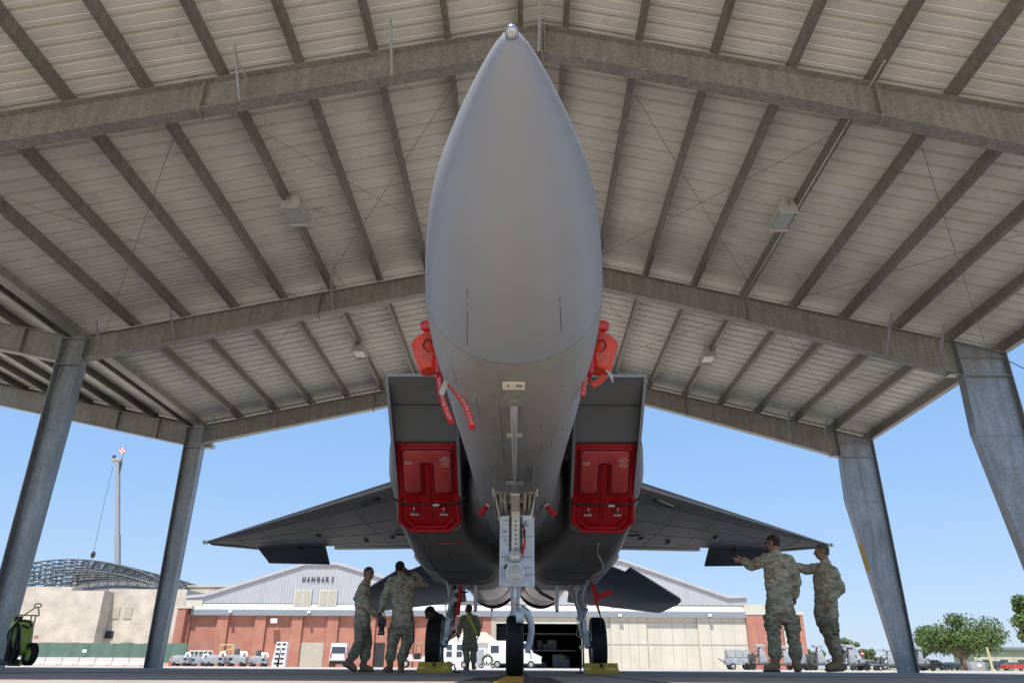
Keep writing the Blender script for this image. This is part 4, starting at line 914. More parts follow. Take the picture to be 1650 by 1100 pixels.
# ------------------------------------------------------------ hangar with two gables
HD = 112.0
hg = thing('hangar_building', 'long brick hangar with two pale metal gables and cream sliding doors behind the jet', 'hangar', (0, HD, 0))
def H(mb, name, m, parent=None, **k): place(mb, Matrix.Translation((0, -HD, 0))); return mb.build(name, m, parent or hg, **k)
hx = lambda px, py=1060: W(px, py, HD).x
hz = lambda py, px=825: W(px, py, HD).z
bx0, bx1, bx2, bx3 = hx(277), hx(792), hx(1203, 1020), hx(1302)
zA0, zA1 = hz(990, 500), hz(968, 500)            # awning bottom and top
# brick front between pilasters (each bay recessed), upper course darker
nb = 10; pw = 1.55
doorb = (3, )
H(MB().bb((bx0 + .3, HD + .35, 0), (bx1 - .1, HD + 1.0, zA0)), 'brick_wall', M['brick'])
xs = [hx(p) for p in (287, 350, 412, 472, 531, 592, 655, 720, 786)]
for x in xs: H(MB().bb((x - pw / 2, HD - .08, 0), (x + pw / 2, HD + .5, zA0 - .003)), 'pilaster', M['brick'])
# roller door and dark doorway, window of pale panes
H(MB().bb((hx(478), HD + .28, 0), (hx(519), HD + .36, hz(1036))), 'roller_door', M['louver'])
for k in range(9): pass
dx0, dx1 = hx(592), hx(618)
H(MB().bb((dx0, HD + .28, 0), (dx1, HD + .36, hz(1036))), 'dark_doorway', M['dark'])
wf = H(MB().bb((hx(303, 1050), HD + .26, hz(1061, 320)), (hx(343, 1050), HD + .36, hz(1047, 320))), 'window', M['bluewht'])
x0, x1, z0_, z1_ = hx(305, 1050), hx(341, 1050), hz(1060, 320), hz(1048.5, 320)
for i in range(5):
    for j in range(2):
        a = x0 + (x1 - x0) * (i + .10) / 5; b = x0 + (x1 - x0) * (i + .9) / 5; c = z0_ + (z1_ - z0_) * (j + .1) / 2; d = z0_ + (z1_ - z0_) * (j + .9) / 2
        H(MB().bb((a, HD + .24, c), (b, HD + .258, d)), 'pane', M['winglass'], wf)
for i in range(7): H(MB().tube([(hx(303 + 6.8 * i, 1050), HD - 1, 0), (hx(303 + 6.8 * i, 1050), HD - 1, hz(1040, 320))], .05, 5), 'railing_post', M['trim'])
# awnings: white canopy roof with grey fascia
def awning(a, b):
    mb = MB(); mb.prism([(a, HD - .22, zA0 + .75), (a, HD + .6, zA1), (a, HD + .6, zA0 + .02), (a, HD - .22, zA0 + .4)], (0, 0, 0), (b - a, 0, 0)); aw = H(mb, 'canopy_roof', M['sidingw'])
    n = int((b - a) / .9)
    for k in range(min(n, 90)): 
        x = a + (b - a) * k / n; H(MB().prism([(x, HD - .24, zA0 + .77), (x, HD + .58, zA1 + .03), (x, HD + .58, zA1 + .10), (x, HD - .24, zA0 + .84)], (0, 0, 0), (.07, 0, 0)), 'seam_rib', M['sidingw'], aw)
    H(MB().bb((a - .2, HD - .36, zA0 - .12), (b + .2, HD - .22, zA0 + .62)), 'fascia', M['trim'], aw)
awning(hx(299), bx1 - .2); awning(bx1 + .1, bx2)
# gable sidings: vertical ribs as geometry
def gable(outline, name, y=HD + .25):
    """outline: list (x, ztop); ribbed sheet down to the awning"""
    a, b = outline[0][0], outline[-1][0]; P = .42; prof = []; x = a
    def zt(x):
        for (x0, z0), (x1, z1) in zip(outline[:-1], outline[1:]):
            if x0 <= x <= x1: return z0 + (z1 - z0) * (x - x0) / (x1 - x0)
        return outline[-1][1]
    while x < b:
        for dx, dy in ((0, 0), (.27, 0), (.30, -.07), (.38, -.07)):
            if x + dx <= b: prof.append((x + dx, y + dy))
        x += P
    H(MB().loft([[(px, py, zA1 - .3) for px, py in prof], [(px, py, zt(px)) for px, py in prof]], cap=False, closed=False), name, M['siding'], fix=False)
    top = [Vector((x, y - .25, z + .02)) for x, z in outline] + [Vector((x, y - .25, z + .38)) for x, z in reversed(outline)]
    mb = MB()
    for (x0, z0), (x1, z1) in zip(outline[:-1], outline[1:]):
        mb.prism([Vector((x0, y - .3, z0 - .02)), Vector((x1, y - .3, z1 - .02)), Vector((x1, y - .3, z1 + .36)), Vector((x0, y - .3, z0 + .36))], (0, 0, 0), (0, .5, 0))
    H(mb, 'roof_edge', M['trim'] if False else M['siding'])
    mb = MB()
    n = len(outline); mb.loft([[(x, y + .2, z + .2) for x, z in outline], [(x, y + 45, z + .2) for x, z in outline]], cap=False, closed=False); H(mb, 'roof', M['siding'], fix=False)
pk = [(hx(299, 962), hz(963, 299)), (hx(331, 960), hz(960, 331)), (hx(493, 908), hz(909, 493)), (hx(543, 908), hz(909, 543)), (hx(735, 964), hz(966, 735)), (hx(790, 966), hz(968, 790))]
gable(pk, 'gable_siding')
pk = [(hx(791, 966), hz(968, 791)), (hx(830, 955), hz(957, 830)), (hx(958, 908), hz(903, 958)), (hx(1000, 904), hz(903, 1000)), (hx(1172, 963), hz(963, 1172)), (hx(1204, 963), hz(962, 1204))]
gable(pk, 'gable_siding', HD + .22)
# louvred windows in the gable
for a, b in ((474, 502), (514, 543)):
    f = H(MB().bb((hx(a, 960), HD - .02, hz(976, 500)), (hx(b, 960), HD + .2, hz(949, 500))), 'gable_window', M['sidingw'])
    mid = (hx(a, 960) + hx(b, 960)) / 2
    for u, v_ in ((hx(a, 960) + .18, mid - .09), (mid + .09, hx(b, 960) - .18)):
        H(MB().bb((u, HD - .05, hz(976, 500) + .2), (v_, HD - .018, hz(949, 500) - .2)), 'pane', M['louver'], f)
tm = text_mb("H A N G A R  3", .98, .05); place(tm, Matrix.Translation((hx(512, 933), HD + .13, hz(933, 512))) @ Matrix.Rotation(pi / 2, 4, 'X') @ Matrix.Scale(.72, 4, (1, 0, 0))); H(tm, 'lettering', M['truss'])
# wall lamps
for px, py in ((444, 1000), (374, 985), (500, 986)):
    H(MB().box((hx(px, py), HD - .6, hz(py, px)), (.9 if py == 1000 else .45, .6, .6 if py == 1000 else .3)), 'wall_lamp', M['white'], bevel=.05)
# small office hut in front of the wall
of = thing('guard_shed', 'small white shed with a brown hipped roof in front of the brick hangar', 'shed', (hx(768), HD - 6, 0))
MB().bb((-3.2, -2, 0), (3.2, 2, 3.0)).build('shed_wall', M['carwhite'], of)
MB().loft([[(-3.5, -2.3, 3.0), (3.5, -2.3, 3.0), (3.5, 2.3, 3.0), (-3.5, 2.3, 3.0)], [(-1.5, -.1, 4.4), (1.5, -.1, 4.4), (1.5, .1, 4.4), (-1.5, .1, 4.4)]]).build('shed_roof', M['louver'], of)
MB().bb((.4, -2.05, 0), (1.4, -1.98, 2.2)).build('door', M['cart'], of)
# door bay: dark opening with a lit-less hall behind, then cream panels
ox0, ox1, oz = hx(799), hx(937), hz(1004, 860)
H(MB().bb((bx1 - .1, HD - .1, 0), (ox0, HD + .6, zA0)), 'door_post', M['louver'])
H(MB().bb((ox0, HD - .05, oz), (ox1 + .3, HD + .5, zA0)), 'door_header', M['cream'])
H(MB().bb((ox0, HD - .20, oz + .8), (ox1 + .3, HD - .05, oz + 1.1)), 'header_rail', M['creamjoint'])
H(MB().add([(ox0 - 3, HD + .6, 0), (ox1 + 3, HD + .6, 0), (ox1 + 3, HD + 30, 0), (ox0 - 3, HD + 30, 0), (ox0 - 3, HD + .6, 12), (ox1 + 3, HD + .6, 12), (ox1 + 3, HD + 30, 12), (ox0 - 3, HD + 30, 12)], [(2, 3, 7, 6), (0, 3, 7, 4), (1, 2, 6, 5), (4, 5, 6, 7)]), 'hall_interior', M['dark'], fix=False)
H(MB().add([(ox0 - 3, HD + .6, .02), (ox1 + 3, HD + .6, .02), (ox1 + 3, HD + 30, .02), (ox0 - 3, HD + 30, .02)], [(0, 1, 2, 3)]), 'hall_floor', M['dark'], fix=False)
rr = random.Random(5)
for k in range(16):
    x = rr.uniform(ox0 + 2.5, ox1 - 1.5); y = HD + rr.uniform(5, 9); w_ = rr.uniform(.5, 1.6); z = rr.choice((0, 0, 2.4)); 
    H(MB().bb((x, y, z), (x + w_, y + .6, z + rr.uniform(.7, 1.9))), 'stored_crate', rr.choice((M['darkshelf'], M['cartdark'], M['darkshelf'])))
for z in (2.3, 4.6): H(MB().bb((ox0 + 2, HD + 5, z), (ox1 - .5, HD + 9.5, z + .12)), 'shelf', M['darkshelf'])
for k in range(9): H(MB().bar((ox0 + .2 + k * .42, HD + .9, hz(1004 + 1, 800) - .2), (ox0 + .2 - 1.2 + k * .42 + 0, HD + .9, hz(1030, 800)), .06, .06), 'window_glint', M['darkshelf'])
# cream sliding doors in leaves
leaf = [hx(p, 1020) for p in (937, 984, 1042, 1125, 1203)]
for i, (a, b) in enumerate(zip(leaf[:-1], leaf[1:])):
    yy = HD + (.05 if i % 2 else .30)
    dl = H(MB().bb((a + (.05 if i else .3), yy, 0), (b + .05, yy + .15, zA0 - .05)), 'sliding_door', M['cream'])
    n = 4 if b - a > 5 else 3
    for k in range(n + 1):
        x = a + (b - a) * k / n; H(MB().bb((x + .0, yy - .03, 0), (x + .07, yy, zA0 - .06)), 'door_stile', M['creamjoint'], dl)
    for z in (3.1, 6.0): H(MB().bb((a + .3, yy - .05, z), (b, yy - .03, z + .07)), 'door_rail', M['creamjoint'], dl)
    if i in (0, 1): 
        for k in range(n): H(MB().bb((a + (b - a) * k / n + .2, yy - .06, 7.1), (a + (b - a) * (k + 1) / n - .1, yy - .01, 8.5)), 'door_window', M['paneglass'], dl)
for px in (1142, 998): H(MB().box((hx(px, 990), HD - .6, hz(991, px)), (.45, .3, .3)), 'wall_lamp', M['white'])
# right end tower of brick
H(MB().bb((bx2 + .1, HD - .3, 0), (bx3, HD + 20, hz(990, 1250))), 'brick_tower', M['brick'])
H(MB().bb((bx2 + .05, HD - .38, hz(990, 1250)), (bx3 + .08, HD + 20.1, hz(985, 1250))), 'coping', M['sidingw'])
H(MB().bb((bx2 + .1, HD + .2, hz(985, 1250)), (bx2 + 5.6, HD + 12, hz(973, 1230))), 'roof_box', M['cream'])
for px in (1221, 1258): H(MB().bb((hx(px, 1020), HD - .42, 0), (hx(px, 1020) + .35, HD - .29, hz(990, 1250) - .1)), 'downpipe', M['brickdark'])
H(MB().bb((hx(1264), HD - .42, 0), (hx(1264) + .7, HD - .28, hz(995, 1250))), 'white_strip', M['sidingw'])
# left end: corner buttresses
H(MB().bb((hx(277), HD - .9, 0), (hx(277) + 1.2, HD + 1, hz(980, 290))), 'pilaster', M['brick'])
H(MB().bb((hx(277) - .1, HD - 1.0, hz(980, 290)), (hx(277) + 2.0, HD + 1, hz(976, 290))), 'coping', M['cream'])
H(MB().bb((hx(277) + .6, HD - .0, hz(976, 290)), (hx(277) + 3, HD + 1.5, hz(966, 290))), 'roof_box', M['cream'])
p = W(345, 945, 140)
fb = thing('distant_block', 'low pale block building peeking over the left end of the hangar roof', 'building', (p.x, 140, 0))
MB().bb((-4.6, 0, 0), (4.6, 8, p.z)).build('wall', M['cmu'], fb)
MB().bb((-4.8, -.2, p.z), (4.8, 8.2, p.z + .25)).build('coping', M['cream'], fb)

# ------------------------------------------------------------ half built block hall on the left
CD = 128.0
ch = thing('block_hall', 'pale concrete block hall under construction with a bare arched truss roof', 'building', (0, CD, 0))
cx = lambda px, py=1010: W(px, py, CD).x
cz = lambda py, px=150: W(px, py, CD).z
def K(mb, name, m, parent=None, **k): place(mb, Matrix.Translation((0, -CD, 0))); return mb.build(name, m, parent or ch, **k)
K(MB().bb((cx(-150), CD, 0), (cx(158, 1000) - .01, CD + 3, cz(951, 150))), 'front_wall', M['cmu'])
K(MB().bb((cx(-150), CD + .5, cz(951, 100)), (cx(114, 947), CD + 11, cz(944, 60))), 'front_wall', M['cmu'])
rcx = W(174, 1000, CD + 3).x
K(MB().add([(cx(158, 1000), CD, 0), (rcx, CD + 3, 0), (rcx, CD + 3, cz(951, 150)), (cx(158, 1000), CD, cz(951, 150))], [(0, 1, 2, 3)]), 'return_wall', M['cmu'], fix=False)
K(MB().bb((rcx - 1, CD + 3.02, 0), (W(300, 960, CD + 3).x, CD + 20, cz(951, 240) + .5)), 'rear_wall', M['cmu'])
for a, b in ((181, 193), (201, 213)):
    K(MB().bb((W(a, 985, CD + 3).x, CD + 2.9, W(187, 996, CD + 3).z), (W(b, 985, CD + 3).x, CD + 3, W(187, 978, CD + 3).z)), 'louvre_window', M['louver'])
K(MB().bb((W(166, 1020, CD + 3).x, CD + 2.9, W(175, 1028, CD + 3).z), (W(183, 1020, CD + 3).x, CD + 3, W(175, 1016, CD + 3).z)), 'dark_window', M['dark'])
K(MB().bb((W(55, 1024, CD).x, CD - .05, W(55, 1028, CD).z), (W(62, 1024, CD).x, CD, W(55, 1023, CD).z)), 'brick_patch', M['brick'])
# sloping membrane wedge
g0 = [Vector(W(px, py, CD + 22)) for px, py in ((119, 951), (127, 915), (250, 944), (250, 953))]
K(MB().prism(g0, (0, 0, 0), (0, 3, 0)), 'membrane_wall', M['cmudark'])
K(MB().prism([Vector(W(px, py, CD + 21.8)) for px, py in ((115, 951), (124, 913), (128, 915), (120, 951))], (0, 0, 0), (0, .4, 0)), 'timber_edge', M['cream'])
# arched trusses
def arc_z(x, xa, xb, za, zp): u = (x - (xa + xb) / 2) / ((xb - xa) / 2); return za + (zp - za) * (1 - u * u)
for k, D in enumerate((132, 135.5, 139, 142.5, 146, 149.5, 153, 156)):
    xa, xb = W(-90, 950, 132).x, W(300, 952, 132).x; za = W(296, 953, 132).z - .4; zp = W(100, 901, 132).z + (k * .0)
    mb = MB(); n = 40; P = []
    for i in range(n + 1):
        x = xa + (xb - xa) * i / n; z = arc_z(x, xa, xb, za, zp); zb = z - 1.7 * (1 - .6 * (abs(i - n / 2) / (n / 2)) ** 2); P.append((Vector((x, D, z)), Vector((x, D, zb))))
    mb.tube([p[0] for p in P], .13, 5); mb.tube([p[1] for p in P], .13, 5)
    for i in range(n): mb.tube([P[i][0], P[i][1]], .06, 4); mb.tube([P[i][i % 2], P[i + 1][1 - i % 2]], .06, 4)
    K(mb, 'roof_truss', M['truss'])
for i in range(22):
    xa, xb = W(-90, 950, 132).x, W(300, 952, 132).x; x = xa + (xb - xa) * (i + .5) / 22; z = arc_z(x, xa, xb, W(296, 953, 132).z - .4, W(100, 901, 132).z)
    K(MB().bar((x, 132, z + .1), (x, 156, z + .1), .12, .12), 'roof_purlin', M['truss'])
for j in range(4): K(MB().tube([(W(35, 930, 134).x, 134, W(60, 943, 134).z - .5 + j * .75), (W(116, 930, 134).x, 134, W(60, 943, 134).z - .5 + j * .75)], .12, 5), 'deck_joist', M['truss'])
# crane
t = W(190, 744, 170); b_ = W(188, 915, 170)
cr = thing('crane', 'tall pale telescopic crane boom rising behind the block hall', 'crane', (t.x, 170, 0))
def Q(mb, name, m, **k): place(mb, Matrix.Translation((-t.x, -170, 0))); return mb.build(name, m, cr, **k)
fx = W(188, 1060, 170).x; md = Vector((fx, 170, 2)).lerp(Vector((t.x, 170, t.z)), .6)
Q(MB().bar((fx, 170, 2), md, 1.0, 1.0), 'boom_base', M['cranepaint'])
Q(MB().bar(md, (t.x, 170, t.z), .8, .8), 'boom', M['cranepaint'])
Q(MB().box((t.x - .4, 170, t.z + .4), (2.4, 1.0, .8)), 'boom_head', M['cranepaint'], bevel=.1)
Q(MB().box((t.x - 1.2, 170, t.z + 1.0), (.6, .5, 1.2)), 'sheave', M['truss'])
Q(MB().box((t.x + .9, 170, t.z - 3), (.3, .3, 6)), 'ladder', M['truss'])
Q(MB().box((fx, 170, 1.6), (4, 9, 2)), 'carrier', M['cranepaint'], bevel=.1)
h = W(150, 893, 170); q1 = W(182, 752, 170)
Q(MB().tube([q1, W(168, 810, 170), h], .05, 4), 'hoist_cable', M['truss'])
Q(MB().sphere(h, (.5, .5, .8), 10, 6), 'hook_block', M['seam']); Q(MB().tube([h, h + Vector((-.1, 0, -3))], .06, 4), 'hook', M['truss'])
Q(MB().tube([(t.x + .8, 170, t.z + .5), (t.x + 1.1, 170, t.z + 3.2)], .05, 4), 'flag_pole', M['truss'])
f = W(197, 726, 170)
for i in range(3):
    for j in range(3): Q(MB().box((f.x - .45 + i * .45, 170, f.z - .45 + j * .45), (.45, .05, .45)), 'flag_square', M['conered'] if (i + j) % 2 == 0 else M['white'])
# green screened fence and barriers
FD = 105.0
fe = thing('screened_fence', 'green mesh construction fence in front of the pale block hall', 'fence', (0, FD, 0))
xa, xb = W(-60, 1050, FD).x, W(300, 1050, FD).x; zt, zb = W(150, 1035, FD).z, .0
pr = []; n = 60
for i in range(n + 1): x = xa + (xb - xa) * i / n; pr.append((x, .12 * sin(i * 1.7) + .1 * sin(i * .6), zt + .10 * sin(i * .9) * (1 if i > 35 else .3)))
MB().loft([[(x, y, .4) for x, y, z in pr], [(x, y, z) for x, y, z in pr]], cap=False, closed=False).build('mesh_screen', M['fencegreen'], fe, fix=False)
for i in range(0, n + 1, 5): MB().tube([(pr[i][0], .25, 0), (pr[i][0], .25, zt + .1)], .04, 6).build('post', M['galv'], fe)
MB().box((W(138, 1050, FD).x, -.35, W(138, 1048, FD).z), (.55, .02, .35)).build('notice_board', M['white'], fe)
BL = ['leftmost white barrier section, behind the near left column', 'white barrier section just right of the near left column', 'white barrier section behind the green extinguisher wheel', 'third white barrier section from the near left column', 'white barrier section below the notice on the green fence', 'white barrier section just right of the fence notice', 'second white barrier section left of the rear left column', 'white barrier section touching the rear left column in view']
for i in range(8):
    a = W(20 + 27 * i, 1065, 98).x; L_ = W(47 + 27 * i, 1065, 98).x - a - .08
    bt = thing('jersey_barrier', BL[i], 'barrier', (a + L_ / 2, 98, 0), 0, 'white barriers along the green fence')
    MB().prism([(-L_ / 2, -.3, 0), (-L_ / 2, -.3, .15), (-L_ / 2, -.12, .45), (-L_ / 2, -.09, .92), (-L_ / 2, .09, .92), (-L_ / 2, .12, .45), (-L_ / 2, .3, .15), (-L_ / 2, .3, 0)], (0, 0, 0), (L_, 0, 0)).build('barrier_body', M['barrier'], bt)
    MB().box((L_ * .3, -.28, .06), (.25, .1, .12)).build('fork_slot', M['conered'], bt)
p = W(274, 1066, 88); t = thing('marker_post', 'slim orange delineator post by the end of the green fence', 'post', (p.x, 88, 0))
MB().lathe([(0, .16), (.08, .16), (.1, .08), (1.0, .05), (1.05, .02)], (0, 0, 0), 'Z', 10).build('post_body', M['conered'], t); MB().lathe([(.6, .07), (.75, .065)], (0, 0, 0), 'Z', 10).build('reflective_band', M['white'], t)

# ------------------------------------------------------------ ground equipment
def gpu(px, D, label, flip=1, variant=0):
    p = W(px, 1070, D); t = thing('ground_cart', label, 'cart', (p.x, D, 0), 0, 'pale grey carts parked before the brick wall'); t.scale = [(.78, .8, .74), (.85, .8, .68), (.8, .8, .78), (.9, .8, .80), (.84, .8, .74)][gl.index(label)]
    MB().prism([(-1.2, -.6, .35), (1.1 * 1, -.6, .35), (1.1, -.6, 1.15), (.35, -.6, 1.25), (.1, -.6, 1.45), (-.6, -.6, 1.5), (-1.2, -.6, 1.35)], (0, 0, 0), (0, 1.2, 0)).build('housing', M['cart'], t, bevel=.05)
    MB().box((-.7 * flip, -.61, .95), (.5, .03, .35)).build('panel', M['seam'], t); MB().box((.5 * flip, -.62, .8), (.6, .04, .4)).build('panel', M['gearmetal'], t)
    MB().tube([(.4, 0, 1.25), (.55, 0, 1.75), (.9, 0, 1.8), (1.1, 0, 1.3)], .16, 8).build('duct', M['white'], t, smooth=True)
    MB().tube([(1.1, 0, .4), (1.8, 0, .25)], .05, 6).build('towbar', M['cartdark'], t)
    if variant:
        MB().box((-.2, 0, 1.85), (.5, .5, .8)).build('engine_block', M['cartdark'], t, bevel=.05); MB().tube([(-.2, 0, 2.2), (-.2, 0, 2.7)], .07, 8).build('exhaust', M['gearmetal'], t)
        MB().box((.4, .1, 1.7), (.5, .5, .5)).build('tank', M['white'], t, bevel=.1)
    for x in (-.8, .7):
        for y in (-.62, .55):
            wv = MB().lathe([(0, .05), (.0, .26), (.14, .26), (.14, .05)], (x, y - .07, .27), 'Y', 14).build('wheel', M['rubber'], t)
    return t
gl = ['first pale grey cart right of the green fence, nearest the orange post', 'pale grey cart under the left part of the white-framed window', 'pale grey cart under the right end of the white-framed window', 'pale cart carrying a tall dark engine and exhaust', 'pale cart with an upright tank, left of the white stair stacks']
for i, (px, D, v) in enumerate(((292, 86, 0), (321, 88, 0), (348, 86, 0), (382, 87, 1), (417, 88, 1))): gpu(px, D, gl[i], 1 if i % 2 else -1, v)
for i, px in enumerate((443, 452)):
    p = W(px, 1070, 90); t = thing('stair_stack', ('left' if i == 0 else 'right') + ' one of two white step stacks before the brick wall', 'steps', (p.x, 90, 0))
    MB().prism([(-.45, 0, 0), (.45, 0, 0), (.5, 0, 2.6), (-.1, 0, 2.6)], (0, 0, 0), (0, .8, 0)).build('side_frame', M['carwhite'], t)
    for k in range(5): MB().box((.05 + .03 * k, -.02, .35 + .5 * k), (.4, .06, .18)).build('step_gap', M['seam'], t)
p = W(364, 1055, 92); t = thing('pipe_rack', 'olive tubular rack standing between the pale grey carts', 'rack', (p.x, 92, 0))
for a, b in (((-.8, 0, 0), (-.8, 0, 2.3)), ((.8, 0, 0), (.8, 0, 2.3)), ((-.8, 0, 2.3), (.8, 0, 2.3)), ((-.8, 0, 1.5), (.8, 0, 1.9)), ((-.8, .5, 0), (.8, 0, 2.3))): MB().tube([a, b], .05, 6).build('tube', M['limeframe'], t)

def wheelset(t, xs_, w_, r, tyre='wheel', axis='Y'):
    for x in xs_:
        for s in (-1, 1):
            wv = MB().lathe([(-.1, r * .6), (-.11, r), (.11, r), (.1, r * .6)], (x, s * (w_ / 2 - .1), r), 'Y', 20).build(tyre, M['rubber'], t, smooth=True, angle=30)
            MB().lathe([(-.115 * 1, r * .0 + .01), (-.118, r * .6), (-.05, r * .64)], (x, s * (w_ / 2 - .1) + (0 if s < 0 else 0), r), 'Y', 16).build('rim', M['carsilver'], wv)
def van(loc, rz, label, grp=None):
    t = thing('parked_van', label, 'van', loc, rz, grp)
    # x forward, length 5.6, w 2.0, h 2.6
    side = [(-2.8, .45), (-2.82, 1.2), (-2.75, 2.45), (-2.6, 2.62), (.9, 2.62), (1.35, 2.5), (2.0, 1.45), (2.65, 1.2), (2.82, .95), (2.85, .45)]
    MB().loft([[Vector((x, -1.0 + (0 if z < 1.3 else .10 * (z - 1.3)), z)) for x, z in side], [Vector((x, 1.0 - (0 if z < 1.3 else .10 * (z - 1.3)), z)) for x, z in side]]).build('body', M['carwhite'], t, bevel=.06)
    MB().bb((-2.7, -.92, .32), (2.75, .92, .46)).build('skirt', M['black'], t)
    for s in (-1, 1):
        MB().prism([(.75, s * .93, 1.5), (1.75, s * .985, 1.42), (1.38, s * .90, 2.2), (.75, s * .90, 2.2)], (0, 0, 0), (0, s * .03, 0)).build('side_window', M['winglass'], t)
        MB().prism([(-2.45, s * .93, 1.45), (-1.6, s * .93, 1.45), (-1.6, s * .90, 2.15), (-2.45, s * .90, 2.15)], (0, 0, 0), (0, s * .06, 0)).build('side_window', M['winglass'], t)
        MB().bb((-2.9, s * .85 - .07, 1.0), (-2.79, s * .85 + .07, 1.5)).build('tail_lamp', M['tail'], t)
        MB().bb((2.62, s * .72 - .14, .95), (2.88, s * .72 + .14, 1.15)).build('headlight', M['lens'], t)
        MB().bb((1.55, s * 1.18 - .1, 1.45), (1.7, s * 1.18 + .1, 1.8)).build('mirror', M['black'], t)
    MB().prism([(-2.86, -.82, 1.5), (-2.86, .82, 1.5), (-2.83, .78, 2.2), (-2.83, -.78, 2.2)], (0, 0, 0), (.05, 0, 0)).build('rear_window', M['winglass'], t)
    MB().prism([(2.02, -.85, 1.50), (2.02, .85, 1.50), (1.42, .80, 2.42), (1.42, -.80, 2.42)], (0, 0, 0), (.03, 0, .02)).build('windscreen', M['winglass'], t)
    MB().bb((-2.92, -.95, .42), (-2.78, .95, .68)).build('rear_bumper', M['black'], t)
    wheelset(t, (-1.75, 1.75), 2.0, .36); return t
D = 99
van((WX(540, 95, 1075), 97, 0), radians(98), 'white van seen from behind, parked by the brick wall at left')
van((WX(828, 84, 1075), 84, 0), radians(2), 'white van side-on behind the nose wheel, outside the dark hangar opening')
def car(loc, rz, m, label, suv=True, grp='cars parked behind the right fence'):
    t = thing('parked_car', label, 'car', loc, rz, grp); h = 1.75 if suv else 1.42
    bx = [(-2.3, .35), (-2.35, .9), (-2.2, 1.05), (1.1, 1.05), (2.1, .95), (2.3, .7), (2.32, .35)]
    MB().loft([[Vector((x, -.93, z)) for x, z in bx], [Vector((x, .93, z)) for x, z in bx]]).build('body', m, t, bevel=.06)
    cb = [(-2.15 if suv else -1.7, 1.05), (-2.0 if suv else -1.1, h), (.2, h), (1.15, 1.05)]
    MB().loft([[Vector((x, -.85 if z < 1.2 else -.68, z)) for x, z in cb], [Vector((x, .85 if z < 1.2 else .68, z)) for x, z in cb]]).build('cabin', M['winglass'], t, bevel=.04)
    MB().loft([[Vector((x, -.69, z)) for x, z in ((cb[1][0] + .05, h - .03), (.15, h - .03), (.12, h + .03), (cb[1][0] + .1, h + .03))], [Vector((x, .69, z)) for x, z in ((cb[1][0] + .05, h - .03), (.15, h - .03), (.12, h + .03), (cb[1][0] + .1, h + .03))]]).build('roof', m, t)
    for s in (-1, 1):
        MB().bb((2.2, s * .65 - .15, .65), (2.34, s * .65 + .15, .85)).build('headlight', M['lens'], t); MB().bb((-2.38, s * .7 - .12, .75), (-2.28, s * .7 + .12, .98)).build('tail_lamp', M['tail'], t)
    wheelset(t, (-1.4, 1.4), 1.86, .34); return t
PD = 165
for px, rz, m, lab, suv, D in ((1405, .1, 'carwhite', 'white car beyond the fence, right of the stop sign', True, 160), (1438, .0, 'cardark', 'dark low car beyond the fence, left of the rear right column', False, 165), (1466, 2.9, 'carsilver', 'silver car mostly behind the foot of the rear right column', True, 168),
                          (1507, .05, 'cardark', 'large dark blue car in front of the big tree, left of its trunk', True, 150), (1532, 0, 'cardark', 'dark car just left of the big tree trunk', False, 156), (1545, .2, 'carsilver', 'pale car behind the big tree trunk', False, 172),
                          (1590, .1, 'cardark', 'dark car by the leaning yellow post', True, 162), (1612, 0, 'cardark', 'dark car between the yellow post and the red car', True, 166), (1634, .0, 'carred', 'red car at the far right beyond the fence', False, 150)):
    car((WX(px, D, 1065), D, 0), rz, M[m], lab, suv)
# utility buggy behind left wheel, generator box truck, green hose cart
p = W(672, 1070, 62); t = thing('utility_buggy', 'open pale utility buggy partly behind the left main wheel', 'buggy', (p.x, 62, 0), .1)
MB().prism([(-1.4, -.6, .45), (1.3, -.6, .45), (1.4, -.6, .75), (.5, -.6, .85), (.3, -.6, .6), (-.3, -.6, .6), (-.4, -.6, .95), (-1.4, -.6, .95)], (0, 0, 0), (0, 1.2, 0)).build('body', M['lamphouse'], t, bevel=.04)
for x in (-1.3, -.9, -.5, -.1, .3): MB().tube([(x, -.55, .9), (x, -.55, 1.6)], .03, 6).build('rail_post', M['cartdark'], t)
MB().tube([(-1.35, -.55, 1.6), (.4, -.55, 1.6)], .03, 6).build('top_rail', M['cartdark'], t); MB().box((.9, 0, 1.0), (.5, .9, .5)).build('engine_block', M['cartdark'], t, bevel=.05); MB().box((0, 0, .8), (.5, 1.0, .5)).build('seat', M['black'], t)
wheelset(t, (-.9, 1.0), 1.3, .3)
p = W(733, 1060, 75); t = thing('generator_trailer', 'white boxy trailer with four square vents, left of the belted person', 'trailer', (p.x, 75, 0))
MB().bb((-1.35, -.7, .45), (1.35, .7, 2.25)).build('housing', M['carwhite'], t, bevel=.05)
for i in range(2):
    for j in range(2): MB().bb((-.75 + i * .95, -.74, .95 + j * .6), (-.25 + i * .95, -.69, 1.4 + j * .6)).build('vent', M['winglass'], t)
MB().bb((-.9, -.3, 2.25), (.9, .5, 2.5)).build('roof_unit', M['lamphouse'], t, bevel=.05); wheelset(t, (-.5, .9), 1.5, .28)
p = W(785, 1070, 70); t = thing('hose_cart', 'small pale green hose cart beside the nose wheel, left of the white van', 'cart', (p.x, 70, 0))
for k in range(4): MB().tube([(.5 * cos(a) * (1 - .1 * k), -.1 + .07 * k, .65 + .45 * sin(a) * (1 - .1 * k)) for a in [2 * pi * i / 14 for i in range(15)]], .035, 5).build('hose_loop', M['leafpale'], t, smooth=True)
MB().box((0, 0, .25), (1.3, .5, .12)).build('chassis', M['gearmetal'], t); MB().tube([(-.6, 0, .3), (.1, 0, 1.2), (.8, 0, .3)], .035, 6).build('frame', M['leafpale'], t); wheelset(t, (-.5, .5), .6, .18)

